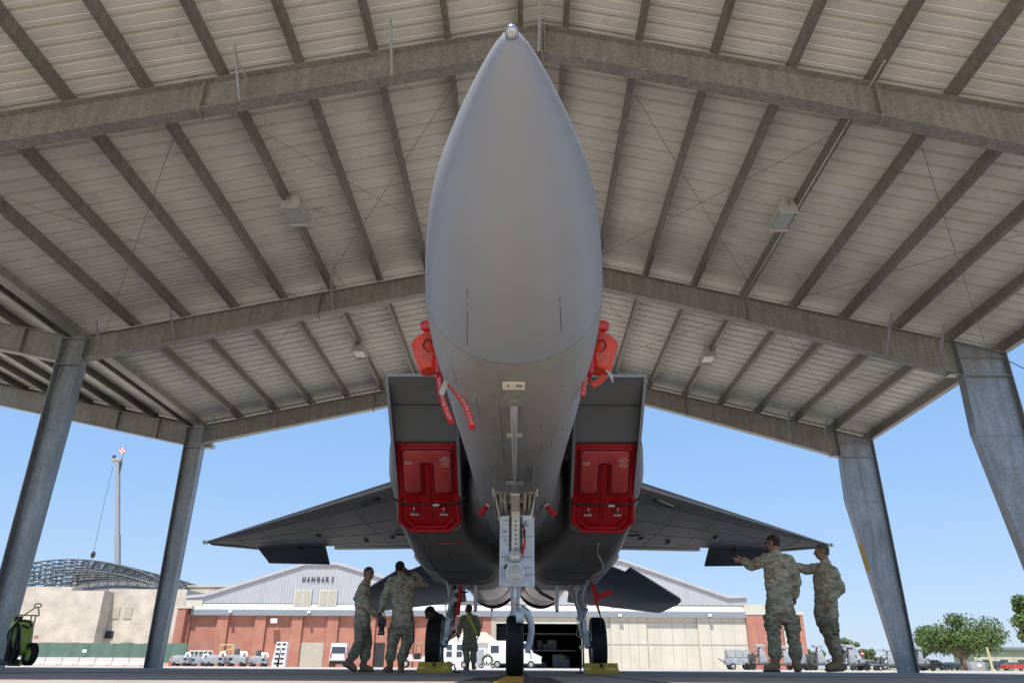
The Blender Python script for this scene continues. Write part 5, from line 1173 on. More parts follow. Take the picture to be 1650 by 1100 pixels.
# weapon loading carts on the right
def loader():
    t = thing('loading_cart', 'x', 'cart', (0, 0, 0), 0, 'loading carts in a row on the right apron')
    MB().box((0, 0, .42), (2.2, .5, .16)).build('chassis', M['cartdark'], t, bevel=.03)
    MB().prism([(-.2, -.25, .5), (.45, -.25, .55), (.15, -.25, 1.45), (-.15, -.25, 1.5)], (0, 0, 0), (0, .5, 0)).build('shield', M['cart'], t, bevel=.03)
    MB().box((-.05, 0, 1.72), (.7, .5, .22)).build('control_box', M['cart'], t, bevel=.04)
    MB().tube([(-.1, 0, 1.4), (-.1, 0, 1.7)], .08, 8).build('mast', M['cartdark'], t)
    MB().bar((-.9, .1, .5), (.0, .1, 1.25), .12, .12).build('lift_arm', M['cartdark'], t); MB().bar((.1, -.1, .5), (1.1, -.1, .9), .12, .12).build('lift_arm', M['cartdark'], t)
    MB().tube([(-.9, -.2, .5), (-.75, -.2, 1.2), (-.3, -.2, 1.4), (.2, -.2, 1.0)], .04, 6).build('hose', M['hose'], t)
    MB().box((-.75, 0, .85), (.5, .4, .6)).build('engine_block', M['cartdark'], t, bevel=.05); MB().box((.85, .0, .65), (.4, .4, .3)).build('ballast', M['gearmetal'], t, bevel=.03)
    for x in (-.95, .95):
        for s in (-.45, .45): MB().lathe([(-.08, .08), (-.09, .26), (.09, .26), (.08, .08)], (x, s, .26), 'Y', 16).build('wheel', M['rubber'], t, smooth=True, angle=30)
    return t
LL = [(1228, 62, 'dark loading cart just left of the pointing soldier, before the brick tower'), (1268, 66, 'dark loading cart seen between the pointing soldier\'s legs'), (1292, 68, 'dark loading cart just right of the pointing soldier\'s legs'), (1322, 62, 'dark loading cart between the two right-hand soldiers'),
      (1372, 62, 'dark loading cart just right of the rightmost soldier\'s boots'), (1435, 74, 'dark loading cart left of the foot of the rear right column'), (1482, 66, 'dark loading cart half hidden behind the foot of the rear right column')]
pr0 = loader()
for i, (px, D, lab) in enumerate(LL):
    o = pr0 if i == 0 else copy_tree(pr0); o.location = (WX(px, D, 1070), D, 0); o.rotation_euler = (0, 0, (.1, -.3, .4, 0, .15, -.2, .5)[i]); o['label'] = lab
p = W(1190, 1070, 72); t = thing('tow_cart', 'pale blue boxy cart with open bays before the cream hangar doors', 'cart', (p.x, 72, 0))
MB().bb((-1.15, -.6, .4), (1.15, .6, .95)).build('body', M['cart'], t, bevel=.04)
MB().bb((-1.0, -.55, .95), (1.0, .55, 1.65)).build('upper_box', M['cart'], t, bevel=.03)
for k in range(3): MB().bb((-.92 + .66 * k, -.58, 1.02), (-.38 + .66 * k, -.54, 1.58)).build('screen_panel', M['paneglass'], t)
MB().tube([(-1.15, 0, .5), (-1.7, 0, .9)], .05, 6).build('towbar', M['cartdark'], t); wheelset(t, (-.65, .75), 1.3, .27)
p = W(1395, 1070, 70); t = thing('low_trailer', 'low flat dark trailer right of the loading carts', 'trailer', (p.x, 70, 0))
MB().bb((-1.5, -.5, .35), (1.5, .5, .5)).build('deck', M['cartdark'], t, bevel=.02); wheelset(t, (-1.0, 1.0), 1.1, .18)
p = W(1389, 1052, 140); t = thing('stop_sign', 'small red sign with white bar on a thin post beyond the carts', 'sign', (p.x, 140, 0))
MB().tube([(0, 0, 0), (0, 0, 2.8)], .05, 6).build('post', M['galv'], t); MB().lathe([(-.02, .01), (-.02, .38), (.02, .38), (.02, .01)], (0, -.05, 2.6), 'Y', 8).build('sign_plate', M['carred'], t); MB().box((0, -.09, 2.6), (.45, .02, .14)).build('white_bar', M['white'], t)
# chain link fence
fd = 140; fe = thing('chain_fence', 'chain link fence topped with barbed wire across the right background', 'fence', (0, fd, 0))
xa = WX(1372, fd); xb = xa + 60; zt = W(1500, 1046, fd).z
for k in range(20): MB().tube([(xa + 3.1 * k, 0, 0), (xa + 3.1 * k, 0, zt)], .035, 6).build('post', M['galv'], fe)
for j, z in enumerate((zt - .02, zt - .2, zt - .38)): MB().tube([(xa, 0, z), (xb, 0, z)], .018, 4).build('wire', M['truss'], fe)
mb = MB()
for k in range(150): 
    x = xa + .4 * k; mb.bar((x, 0, .05), (x + .0, 0, zt - .45), .008, .008)
tag(mb.build('link_mesh', M['galv'], fe), kind='stuff')
p = W(1388, 1040, 150); 
# far right flat building and transformer box, guard post
p = W(1640, 1040, 210); t = thing('flat_roof_building', 'low pale building with a dark flat roof edge at far right behind the trees', 'building', (p.x + 10, 210, 0))
z = W(1640, 1042, 210).z; MB().bb((-22, 0, 0), (30, 10, z - .6)).build('wall', M['cream'], t); MB().bb((-22.6, -.8, z - .6), (31, 11, z)).build('roof', M['trim'], t)
for k in range(6): MB().bb((-20 + 4.5 * k, -.05, 1.2), (-18 + 4.5 * k, 0, 2.6)).build('window', M['winglass'], t)
p = W(1572, 1060, 135); t = thing('utility_box', 'grey green utility cabinet right of the big tree trunk', 'cabinet', (p.x, 135, 0)); MB().bb((-1.35, -.6, 0), (1.0, .6, 1.35)).build('housing', M['cmudark'], t, bevel=.05); MB().bb((1.02, -.5, 0), (1.7, .5, 1.25)).build('side_unit', M['fencegreen'], t, bevel=.05); MB().box((0, -.62, .8), (.6, .03, .4)).build('panel', M['white'], t)
a, b = W(1597, 1066, 133), W(1590, 1042, 133); t = thing('guard_post', 'leaning pale yellow guard stake under the big tree', 'post', (a.x, 133, 0)); MB().tube([(0, 0, 0), (b.x - a.x, 0, b.z)], [.22, .16], 8).build('stake', M['stake'], t); MB().box((0, 0, .1), (.6, .6, .2)).build('footing', M['barrier'], t)
a = W(1384, 1000, 145)

# ------------------------------------------------------------ trees
def tree(px, D, pw_, top, base_lift, nleaf, label, leaf='leaf', lobes=9, seed=1, forks=5, size=.34, sparse=1.):
    rr = random.Random(seed); c = W(px, 1067, D); H_ = W(px, top, D).z; R = pw_ / 2 / F_PX * D * .92
    t = thing('leafy_tree', label, 'tree', (c.x, D, 0), 0, 'broadleaf trees behind the right fence'); zc = base_lift + (H_ - base_lift) * .5
    tr = MB(); tr.tube([(0, 0, 0), (.1, 0, base_lift * .5), (-.05, 0, base_lift * .95), (0, .1, zc)], [R * .075, R * .055, R * .05, R * .03], 8)
    for k in range(forks):
        a = rr.uniform(0, 2 * pi); e = Vector((cos(a) * R * .65, sin(a) * R * .5, zc + rr.uniform(-.2, .35) * (H_ - base_lift))); s0 = Vector((0, 0, base_lift * rr.uniform(.7, 1.1)))
        tr.tube([s0, s0.lerp(e, .5) + Vector((0, 0, .3)), e], [R * .04, R * .025, R * .01], 6)
    tr.build('trunk', M['bark'], t, smooth=True)
    L = []
    for k in range(lobes):
        a = rr.uniform(0, 2 * pi); q = rr.random() ** .5 * .68; hh = rr.uniform(-.8, .8)
        L.append((Vector((cos(a) * R * q, sin(a) * R * q * .8, zc + hh * (H_ - base_lift) * .5 * (1 - q * .8))), R * rr.uniform(.18, .36)))
    mb = MB()
    for i in range(nleaf):
        c0, r0 = L[rr.randrange(len(L))]; d = Vector((rr.gauss(0, 1), rr.gauss(0, 1), rr.gauss(0, 1))).normalized(); rad = r0 * rr.uniform(.55, 1.12) * (1 + .25 * noise.noise(d * 2.5 + c0))
        p = c0 + Vector((d.x, d.y, d.z * .72)) * rad; 
        if p.z > H_: p.z = H_ - rr.random() * .3
        if p.z < base_lift * .75: continue
        n_ = (d + Vector((rr.gauss(0, .6), rr.gauss(0, .6), rr.gauss(.3, .6)))).normalized(); u = n_.orthogonal().normalized(); u = Matrix.Rotation(rr.random() * 6.28, 3, n_) @ u; v_ = n_.cross(u); s = size * rr.uniform(.5, 1.3)
        b0 = len(mb.v); mb.v += [p - u * s, p - v_ * s * .5, p + u * s, p + v_ * s * .5]; mb.f.append([b0, b0 + 1, b0 + 2, b0 + 3])
    mb.build('crown', M[leaf], t, fix=False); return t
tree(1552, 142, 168, 987, 2.2, 10000, 'broad spreading tree right of the rear right column, behind dark cars', lobes=24, seed=5, forks=12, size=.27)
tree(1668, 100, 82, 948, 2.6, 6000, 'close tree crown cut by the right edge of the photo', lobes=14, seed=9, size=.28)
tree(1485, 220, 52, 1024, 1.5, 2600, 'paler hazy tree left of the broad tree, by the column', 'leafpale', 9, 12, size=.5)
tree(1375, 200, 34, 1016, 1.2, 2600, 'pale upright tree between the last soldier and the column', 'leafpale', 8, 15, size=.42)
tree(1400, 230, 40, 1038, 1.0, 2200, 'low round tree beside the pale upright tree', 'leaf', 8, 18, size=.5)
tree(1310, 230, 50, 1040, 1.0, 2200, 'low tree glimpsed between the two right soldiers', 'leafpale', 8, 21, size=.5)
tree(1628, 240, 44, 1026, 1.0, 2000, 'small dark tree over the flat-roofed building', 'leaf', 7, 25, size=.5)

# ------------------------------------------------------------ people
def remeshed(mb, vox, smooth_it, name, m, parent, fold=0, fscale=9., seed=0, keep=None):
    me = bpy.data.meshes.new('tmp'); me.from_pydata([tuple(p) for p in mb.v], [], mb.f)
    bm = bmesh.new(); bm.from_mesh(me); bmesh.ops.recalc_face_normals(bm, faces=bm.faces); bm.to_mesh(me); bm.free()
    o = bpy.data.objects.new('tmp', me); COL.objects.link(o)
    r = o.modifiers.new('r', 'REMESH'); r.mode = 'VOXEL'; r.voxel_size = vox
    if smooth_it:
        s = o.modifiers.new('s', 'SMOOTH'); s.factor = .5; s.iterations = smooth_it
    dg = bpy.context.evaluated_depsgraph_get(); out = bpy.data.meshes.new_from_object(o.evaluated_get(dg))
    bpy.data.objects.remove(o); bpy.data.meshes.remove(me); out.name = name
    if fold:
        nn = [v.normal.copy() for v in out.vertices]
        for v, n_ in zip(out.vertices, nn):
            c = v.co; q = Vector((c.x * fscale * .8 + seed, c.y * fscale * .8, c.z * fscale * 1.5 + c.x * 4))
            d = 1 - abs(noise.noise(q)) * 2.2; d2 = noise.noise(q * 2.3)
            v.co = c + n_ * fold * (d * .7 + d2 * .5)
    if keep:
        bm = bmesh.new(); bm.from_mesh(out); dl = [f for f in bm.faces if not keep(f.calc_center_median())]; bmesh.ops.delete(bm, geom=dl, context='FACES'); bm.to_mesh(out); bm.free()
    out.polygons.foreach_set('use_smooth', [True] * len(out.polygons))
    out.materials.clear(); out.materials.append(m)
    ob = bpy.data.objects.new(name, out); COL.objects.link(ob); ob.parent = parent; return ob
def caps(mb, a, b, r1, r2):
    a = Vector(a); b = Vector(b); mb.tube([a, b], [r1, r2], 14); mb.sphere(a, r1, 14, 10); mb.sphere(b, r2, 14, 10)
def chain(mb, pts, rs):
    for i in range(len(pts) - 1): caps(mb, pts[i], pts[i + 1], rs[i], rs[i + 1])
def hand(mb, wrist, hdir, side, pn, curl=.5, point=False, sc=1.):
    """palm, four fingers, thumb. hdir along the hand, pn palm normal, side direction of the thumb"""
    h = Vector(hdir).normalized(); s = Vector(side); s = (s - h * s.dot(h)).normalized(); n_ = h.cross(s)
    if n_.dot(Vector(pn)) < 0: n_ = -n_
    w_ = Vector(wrist)
    for k, off in enumerate((-.028, -.010, .010, .027)):
        caps(mb, w_ + s * off * .55 + h * .012, w_ + s * off + h * .088, .016, .0125)
    for k, (off, L) in enumerate(((.030, .068), (.011, .076), (-.008, .070), (-.027, .055))):
        p = w_ + s * off + h * .088; c = curl * (1 + .12 * k)
        if point and k == 0: c = .08
        d = h
        for j, f_ in enumerate((.45, .32, .23)):
            d = (d * cos(c * (.7 + .2 * j)) + n_ * sin(c * (.7 + .2 * j))).normalized(); q = p + d * L * f_ * sc; caps(mb, p, q, .0098 - .0008 * j, .0090 - .0008 * j); p = q
    p = w_ + s * .026 + h * .025; q = p + (s * .75 + h * .65).normalized() * .038; caps(mb, p, q, .014, .012); r = q + (h * .8 + s * .2 + n_ * .5 * curl * 2).normalized() * .032; caps(mb, q, r, .0115, .009)
def person(label, D, X, P_, depth=None, fwd=(0, 1, 0), headf=None, skin='skin', hair='hairdark', cloth='camo', bald=False, seed=0, hands=((.5, False), (.5, False)), belt=False, glasses=False, boots=None, sh_w=1., hand_dirs=(None, None), cap_=False, hide_r=False):
    """P_: joint -> (px, py, depth offset) read off the photo at distance D"""
    base = Vector((X, D, 0)); t = thing('person', label, 'person', base)
    J_ = {k: W(v[0], v[1], D + v[2]) - base for k, v in P_.items()}
    F = Vector(fwd).normalized(); HF = Vector(headf).normalized() if headf else F
    shc = (J_['shL'] + J_['shR']) / 2; pel = J_['pelvis']; neck = J_['neck']; head = J_['head']
    lat = (J_['shR'] - J_['shL']); lat.z *= .3; lat.normalize()
    up = (shc - pel).normalized(); dep = lat.cross(up).normalized(); 
    hipx = lat * .085
    hips = {'L': J_.get('hipL', pel - hipx - up * .05), 'R': J_.get('hipR', pel + hipx - up * .05)}
    # ---- body
    b = MB()
    def torso(mb, g, rings):
        R_ = []
        for f_, hw, hd in rings:
            c = pel.lerp(shc, f_); R_.append([c + lat * ((hw * sh_w + g) * cos(a)) + dep * ((hd + g) * sin(a)) for a in [2 * pi * k / 24 for k in range(24)]])
        mb.loft(R_)
    torso(b, 0, ((-.22, .12, .09), (-.12, .155, .11), (0, .16, .112), (.3, .145, .10), (.6, .165, .112), (.85, .165, .11), (1.0, .12, .085), (1.08, .06, .06)))
    chain(b, [shc + up * .02, neck + (head - neck) * .35], [.062, .055])
    hu = (HF.cross(Vector((0, 0, 1))).normalized()).cross(HF).normalized(); hs = HF.cross(hu).normalized()
    HM = Matrix((hs, HF, hu)).transposed().to_4x4()
    def hs_(c, r, n=20, m=14): b.sphere(head + hs * c[0] + HF * c[1] + hu * c[2], r, n, m, HM)
    hs_((0, -.008, .028), (.077, .098, .088)); hs_((0, .022, -.035), (.060, .066, .080)); hs_((0, .045, -.090), (.030, .028, .026)); hs_((0, .078, .022), (.052, .02, .014))
    hs_((0, .098, -.022), (.013, .020, .026), 10, 8); hs_((0, .106, -.034), (.017, .013, .011), 10, 8); hs_((0, .082, -.066), (.026, .014, .008), 10, 8); hs_((0, .080, -.076), (.022, .013, .007), 10, 8)
    for s in (-1, 1): hs_((s * .079, -.012, -.012), (.010, .020, .033), 10, 8); hs_((s * .04, .062, -.02), (.02, .02, .018), 10, 8)
    b.tube([head - hu * .03 - HF * .02, neck.lerp(head, .1) - up * .02], [.056, .060], 16)
    hinfo = {}
    for i, s in enumerate(('L', 'R')):
        sh, el, wr = J_['sh' + s], J_['el' + s], J_['wr' + s]
        chain(b, [sh, el, wr], [.055, .042, .028])
        hd = Vector(hand_dirs[i]) if hand_dirs[i] else (wr - el).normalized()
        hinfo[s] = hd; hand(b, wr, hd, F + Vector((0, 0, .3)) if abs(hd.normalized().z) > .6 else Vector((0, 0, 1)), (-lat if s == 'R' else lat) if abs(hd.normalized().z) > .6 else Vector((0, -.2, -1)), hands[i][0], hands[i][1])
        hp, kn, an = hips[s], J_['kn' + s], J_['an' + s]
        chain(b, [hp, kn, an], [.085, .058, .042]); caps(b, an, J_['heel' + s].lerp(J_['toe' + s], .45) + Vector((0, 0, .06)), .038, .026)
    body = remeshed(b, .0075, 2, 'body', M[skin], t)
    # eyes
    for s in (-1, 1):
        MB().sphere(head + hs * (.031 * s) + HF * .084 + hu * .005, (.011, .007, .006), 10, 6, HM).build('eye', M['ink'], body, smooth=True)
    # hair
    if hair:
        hm = MB(); hm.sphere(head - HF * .012 + hu * .031, (.0790, .0990, .0895), 26, 18, HM)
        hm.sphere(head - HF * .035 - hu * .02, (.070, .070, .065), 20, 12, HM)
        o = remeshed(hm, .009, 1, 'hair', M[hair], t, keep=lambda c: ((c - head).dot(HF) < .045 + .25 * (c - head).dot(hu) and ((c - head).dot(hu) > .035 if not bald else (c - head).dot(hu) > .02)) or (c - head).dot(HF) < -.03 and (c - head).dot(hu) > -.045)
    if glasses:
        for s in (-1, 1): MB().sphere(head + hs * (.033 * s) + HF * .094 + hu * .006, (.026, .008, .018), 12, 8, HM).build('sunglasses', M['black'], t, smooth=True)
        for s in (-1, 1): MB().tube([head + hs * (.06 * s) + HF * .085 + hu * .008, head + hs * (.083 * s) - HF * .0 + hu * .008], .004, 5).build('glasses_arm', M['black'], t)
    # ---- jacket
    j = MB()
    torso(j, .020, ((-.24, .165, .115), (-.12, .168, .118), (0, .160, .112), (.25, .152, .108), (.5, .168, .118), (.8, .175, .118), (.97, .145, .095), (1.06, .075, .07)))
    for i, s in enumerate(('L', 'R')):
        sh, el, wr = J_['sh' + s], J_['el' + s], J_['wr' + s]; chain(j, [sh - up * .01, sh.lerp(el, .5), el, el.lerp(wr, .5), wr - (wr - el).normalized() * .02], [.078, .072, .066, .060, .050])
        caps(j, shc + (sh - shc) * .4 + up * .02, sh, .07, .074)
        q = sh.lerp(el, .35); j.box(q + (sh - shc).normalized() * .05, (.05, .10, .11))
    j.tube([shc + up * .0, neck - up * .005, neck + up * .02], [.10, .074, .070], 16)
    def jk(c): return True
    jac = remeshed(j, .012, 2, 'jacket', M[cloth], t, fold=.016, fscale=8, seed=seed)
    # ---- trousers
    tr = MB(); R_ = []
    for f_, hw, hd in ((-.26, .14, .11), (-.14, .172, .125), (0, .168, .122), (.08, .160, .115)):
        c = pel + up * f_; R_.append([c + lat * (hw * cos(a)) + dep * (hd * sin(a)) for a in [2 * pi * k / 24 for k in range(24)]])
    tr.loft(R_)
    for s in ('L', 'R'):
        hp, kn, an = hips[s], J_['kn' + s], J_['an' + s]
        an2 = an.lerp(kn, .22)
        chain(tr, [hp, hp.lerp(kn, .5), kn, kn.lerp(an2, .5), an2, an2.lerp(an, .35)], [.108, .100, .084, .082, .084, .066])
        q = hp.lerp(kn, .62); od = lat * (1 if s == 'R' else -1); tr.box(q + od * .075, (.075, .15, .20))
    remeshed(tr, .012, 2, 'trousers', M['camob' if cloth == 'camo' else cloth] if cloth != 'coverall' else M['coverall'], t, fold=.018, fscale=7, seed=seed + 9)
    # ---- boots
    for s in ('L', 'R'):
        an, toe, heel = J_['an' + s], J_['toe' + s], J_['heel' + s]
        fz = heel.z; d = (toe - heel); L = d.length; d.normalize(); u = Vector((0, 0, 1)); u = (u - d * u.dot(d)).normalized(); sd_ = d.cross(u)
        bt = MB(); chain(bt, [an.lerp(J_['kn' + s], .28), an, heel + u * .10 + d * .05], [.062, .057, .052]); bt.sphere(heel + d * .055 + u * .055, (.048, .052, .055))
        chain(bt, [heel + u * .075 + d * .07, heel + d * L * .55 + u * .065, toe - d * .05 + u * .050], [.052, .050, .044])
        bt.box(heel + d * (L * .5) + u * .035, (1, 1, 1)) if False else None
        bo = remeshed(bt, .010, 2, 'boot', M['boot'], t, fold=.004, fscale=14)
        sl_ = MB(); ring = []
        for k in range(20):
            a = 2 * pi * k / 20; wq = .047 if cos(a) > 0 else .040
            ring.append(heel + d * (L * .5 + (L * .5 + .005) * cos(a) * (1 if abs(cos(a)) < .99 else 1)) + sd_ * wq * math.copysign(abs(sin(a)) ** .6, sin(a)))
        sl_.loft([[p - u * .0 for p in ring], [p + u * .028 for p in ring]]); sl_.build('sole', M['sole'], bo, smooth=True, angle=50)
    if belt:
        pts = []
        a0, a1 = belt
        for k in range(13):
            f_ = k / 12; c = W(a0[0] + (a1[0] - a0[0]) * f_, a0[1] + (a1[1] - a0[1]) * f_, D) - base
            cc = pel.lerp(shc, max(0, min(1, (c - pel).dot(up) / (shc - pel).length))); x = (c - cc).dot(lat); hw, hd = .21, .148
            y = hd * sqrt(max(.02, 1 - (x / hw) ** 2)); pts.append(cc + up * (c - cc).dot(up) + lat * x + (dep if dep.y < 0 else -dep) * y)
        mb = MB(); w_ = .028
        dv = (pts[-1] - pts[0]).normalized(); wd = dv.cross(Vector((0, 1, 0))).normalized() * w_; o_ = Vector((0, -.006, 0))
        mb.loft([[p + wd, p - wd, p - wd + o_, p + wd + o_] for p in pts]); mb.build('reflective_belt', M['neon'], t)
    return t, J_, base
def mk(L): return L
# 1 pointing soldier, back to camera
person('soldier in camouflage seen from behind with sunglasses, pointing left under the right wing', 10.9, WX(1258, 10.9, 1080), dict(
    head=(1245, 874.5, 0), neck=(1249, 889, 0), shL=(1233, 901, 0), shR=(1271, 902, 0), elL=(1211, 912, .1), wrL=(1197, 902, .22), elR=(1283, 935, -.02), wrR=(1281, 960, .0),
    pelvis=(1256, 971, 0), knL=(1247, 1019, .0), knR=(1277, 1019, .02), anL=(1249, 1063, 0), anR=(1283, 1063, .05), heelL=(1257, 1082, .02), toeL=(1231, 1082, -.02), heelR=(1284, 1082, -.06), toeR=(1287, 1081, .22)),
    fwd=(-.1, 1, 0), headf=(-.75, .66, .02), hair='hairbrown', seed=1, hands=((.9, True), (.6, False)), glasses=True, hand_dirs=((-1, .3, .05), (-.15, .1, -1)))
# 2 rightmost soldier facing left, hand on the other's shoulder
person('rightmost soldier in camouflage, facing left with one arm stretched behind the pointing soldier', 11.2, WX(1343, 11.2, 1080), dict(
    head=(1324, 888.5, 0), neck=(1330, 905, 0), shL=(1318, 915, .16), shR=(1342, 920, -.12), elL=(1297, 917, .12), wrL=(1279, 911, .0), elR=(1354, 948, -.15), wrR=(1336, 966, -.28),
    pelvis=(1331, 980, 0), hipL=(1328, 988, .07), hipR=(1334, 988, -.07), knL=(1336, 1020, .08), knR=(1340, 1021, -.08), anL=(1348, 1056, .10), anR=(1352, 1058, -.10), heelL=(1354, 1081, .10), toeL=(1330, 1080, .08), heelR=(1359, 1081, -.10), toeR=(1333, 1082, -.14)),
    fwd=(-1, .15, 0), headf=(-1, .25, .03), hair='hairgrey', bald=True, seed=4, hands=((.4, False), (.7, False)), hand_dirs=((-1, 0, -.1), (-.35, -.1, -.9)))
# 3 left soldier stepping right
person('shaven-headed soldier in camouflage stepping right with one heel lifted, leftmost of all', 13.5, WX(584, 13.5, 1080), dict(
    head=(594.5, 923.5, 0), neck=(590, 937, 0), shL=(584, 948, .15), shR=(587, 948, -.15), elL=(588, 974, .2), wrL=(606, 988, .22), elR=(589, 975, -.22), wrR=(607, 990, -.12),
    pelvis=(584, 996, 0), hipL=(584, 1003, .08), hipR=(584, 1003, -.08), knL=(592, 1031, .08), knR=(579, 1034, -.08), anL=(587, 1064, .08), anR=(566, 1061, -.08), heelL=(578, 1082, .08), toeL=(602, 1083, .06), heelR=(552, 1071, -.08), toeR=(573, 1083, -.10)),
    fwd=(1, .1, 0), headf=(.85, -.5, -.02), hair='hairgrey', bald=True, seed=7, hands=((.7, False), (.7, False)), hand_dirs=((.8, 0, -.5), (.8, .1, -.5)))
# 4 with camera
t4, J4, b4 = person('soldier in camouflage seen from behind with a black camera hanging from his left hand', 13.3, WX(640, 13.3, 1080), dict(
    head=(645, 914.5, 0), neck=(648, 926, 0), shL=(632, 935, 0), shR=(665, 936, 0), elL=(619, 962, -.03), wrL=(614, 984, -.06), elR=(685, 942, .12), wrR=(667, 924, .16),
    pelvis=(649, 995, 0), knL=(633, 1036, -.02), knR=(655, 1038, .0), anL=(628, 1064, 0), anR=(646, 1064, .03), heelL=(632, 1083, .06), toeL=(617, 1085, -.12), heelR=(646, 1083, .08), toeR=(645, 1085, -.16)),
    fwd=(.1, 1, 0), headf=(.35, .93, .12), hair='hairdark', seed=11, hands=((1.1, False), (.4, False)), hand_dirs=((.02, 0, -1), (-.75, .1, .6)))
c = W(615.5, 1002, 13.2)
cmr = thing('camera', 'black photo camera with a long lens hanging from a soldier\'s hand', 'camera', c)
MB().box((0, 0, 0), (.14, .08, .11)).build('camera_body', M['black'], cmr, bevel=.012); MB().box((0, 0, .065), (.06, .06, .03)).build('viewfinder', M['black'], cmr, bevel=.006)
lz = MB().lathe([(-.20, .03), (-.2, .055), (-.15, .058), (-.145, .05), (-.05, .045), (-.03, .05)], (0, 0, 0), 'Z', 20).build('lens', M['black'], cmr, smooth=True, angle=30)
MB().lathe([(-.202, .002), (-.203, .04)], (0, 0, 0), 'Z', 20).build('front_glass', M['canopy'], lz); MB().lathe([(-.165, .0585), (-.16, .0585)], (0, 0, 0), 'Z', 20).build('white_ring', M['white'], lz)
MB().tube([(-.06, 0, .05), (-.05, .0, .16), (-.02, 0, .22), (.02, 0, .16), (.06, 0, .05)], .008, 6).build('strap', M['hose'], cmr, smooth=True)
# 5 belted
person('person in camouflage with a neon yellow sash across the back, walking between the jet wheels', 21.5, WX(757, 21.5, 1080), dict(
    head=(755, 980.5, 0), neck=(756.5, 988.5, 0), shL=(746, 995, 0), shR=(767, 995.5, 0), elL=(740, 1012, -.05), wrL=(738.5, 1025, .02), elR=(771.5, 1011, .0), wrR=(770.5, 1022, .12),
    pelvis=(757, 1027, 0), knL=(751, 1048, .05), knR=(763, 1050, .05), anL=(753, 1068, -.10), anR=(763, 1067, .08), heelL=(756, 1079, -.1), toeL=(747, 1079, -.05), heelR=(762, 1078, -.02), toeR=(765, 1078, .24)),
    fwd=(-.1, 1, 0), headf=(-.9, .4, .05), skin='skindark', hair='hairdark', seed=14, belt=((753.5, 990), (769, 1019)), cloth='camob')
# 6 bending over behind left wheel
person('person in dark coverall bending over behind the left main wheel', 14.5, WX(706, 14.5, 1080), dict(
    head=(693, 987, -.05), neck=(700, 990, -.02), shL=(702, 997, .30), shR=(703, 995, .0), elL=(700, 1018, .34), wrL=(694, 1030, .3), elR=(704, 1016, .0), wrR=(699, 1030, .0),
    pelvis=(714, 1008, .25), hipL=(714, 1013, .32), hipR=(714, 1013, .15), knL=(705, 1042, .34), knR=(706, 1042, .14), anL=(708, 1072, .34), anR=(707, 1072, .14), heelL=(711, 1081, .34), toeL=(692, 1081, .34), heelR=(710, 1081, .14), toeR=(691, 1081, .14)),
    fwd=(-1, 0, 0), headf=(-.80, -.15, -.6), skin='skindark', hair='hairdark', seed=17, cloth='coverall')

# ------------------------------------------------------------ wheeled extinguisher
e0 = W(27, 1073, 11.6)
ex = thing('wheeled_extinguisher', 'lime green wheeled fire extinguisher with coiled black hose by the left column', 'extinguisher', (e0.x, 11.6, 0))
def E(px, py, d=0.): return W(px, py, 11.6 + d) - Vector((e0.x, 11.6, 0))
def X_(mb, n_, m, par=None, **k): return mb.build(n_, m, par or ex, **k)
c0, c1 = E(30, 1052), E(36, 1001)
X_(MB().tube([c0 - (c1 - c0) * .06, c0, c0.lerp(c1, .15), c1.lerp(c0, .15), c1, c1 + (c1 - c0) * .06], [.05, .13, .155, .155, .13, .05], 24), 'cylinder', M['cartgreen'], smooth=True)
for a, b in (((15, 990), (63, 991)), ((58, 991), (46, 1040)), ((23, 990), (10, 1060)), ((51, 991), (33, 1068)), ((63, 991), (62, 979)), ((30, 996), (59, 977)), ((32, 1071), (46, 1056)), ((12, 1071), (33, 1071))):
    X_(MB().tube([E(*a, -.03), E(*b, -.03)], .011, 8), 'frame_tube', M['limeframe'])
o_ = E(61, 975); X_(MB().tube([o_ + Vector((.055 * cos(k * pi / 8), .0, .028 * sin(k * pi / 8))) for k in range(17)], .010, 8), 'handle_ring', M['limeframe'], smooth=True)
wc = E(49, 1053, -.05); wv = X_(MB().lathe([(-.04, .09), (-.05, .13), (-.035, .155), (.035, .155), (.05, .13), (.04, .09)], (0, 0, 0), 'X', 30, cap=False), 'wheel', M['rubber'], smooth=True, angle=30)
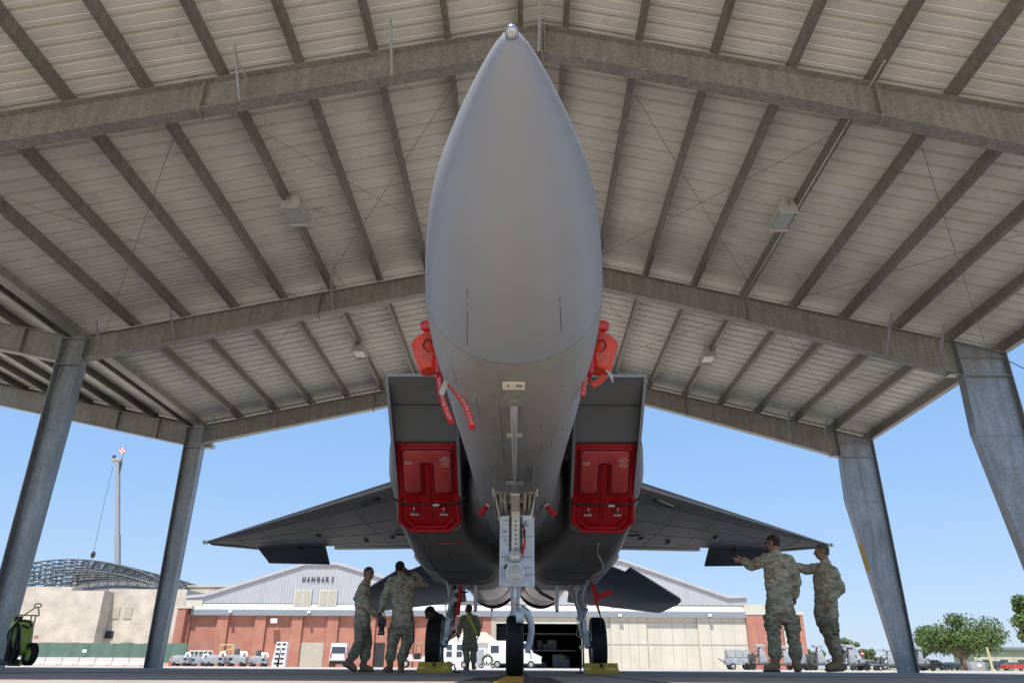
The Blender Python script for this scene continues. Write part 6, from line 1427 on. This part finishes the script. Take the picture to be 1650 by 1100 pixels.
wv.location = wc; wv.rotation_euler = (0, 0, radians(58)); rm = MB().lathe([(-.045, .01), (-.045, .03), (-.02, .04), (-.03, .09), (.03, .09), (.02, .04), (.045, .01)], (0, 0, 0), 'X', 24).build('rim', M['cartgreen'], wv, smooth=True, angle=30)
w2 = wv.copy(); COL.objects.link(w2); w2.location = wc + Vector((-.28, .42, 0)); r2 = rm.copy(); COL.objects.link(r2); r2.parent = w2
X_(MB().tube([wc, w2.location], .015, 8), 'axle', M['limeframe'])
rr = random.Random(2)
for k in range(8):
    A = E(27 + rr.uniform(-2, 2), 1001 + rr.uniform(-2, 4), -.20); Bm = E(rr.uniform(12, 20), rr.uniform(1022, 1032), -.22 - .01 * k); Bt = E(rr.uniform(8, 20), rr.uniform(1062, 1068), -.2); Cm = E(rr.uniform(24, 34), rr.uniform(1020, 1045), -.24 - .01 * k)
    P5 = [A, A.lerp(Bm, .5) + Vector((-.02, 0, .03)), Bm, Bt.lerp(Bm, .4), Bt, Bt.lerp(Cm, .5) + Vector((.03, 0, -.03)), Cm, A.lerp(Cm, .35) + Vector((.02, 0, 0)), A]
    sm = []
    for i in range(len(P5) - 1):
        for u in (0, .33, .66):
            p0, p1, p2, p3 = P5[max(0, i - 1)], P5[i], P5[i + 1], P5[min(len(P5) - 1, i + 2)]
            sm.append(.5 * ((2 * p1) + (p2 - p0) * u + (2 * p0 - 5 * p1 + 4 * p2 - p3) * u * u + (3 * p1 - p0 - 3 * p2 + p3) * u ** 3))
    sm.append(P5[-1]); X_(MB().tube(sm, .014, 8), 'hose_coil', M['hose'], smooth=True)
lp = [E(30, 1000, -.2), E(38, 999, -.2), E(48, 1001, -.2), (E(51, 1008, -.2)), E(46, 1011, -.2), E(36, 1007, -.2)]; X_(MB().tube(lp, .015, 8), 'hose_coil', M['hose'], smooth=True)
X_(MB().box(E(30, 997, -.05), (.08, .08, .08)), 'valve', M['black'], bevel=.01); X_(MB().box(E(10, 1066, -.1), (.3, .2, .08)), 'foot_bracket', M['cartdark'], bevel=.01)
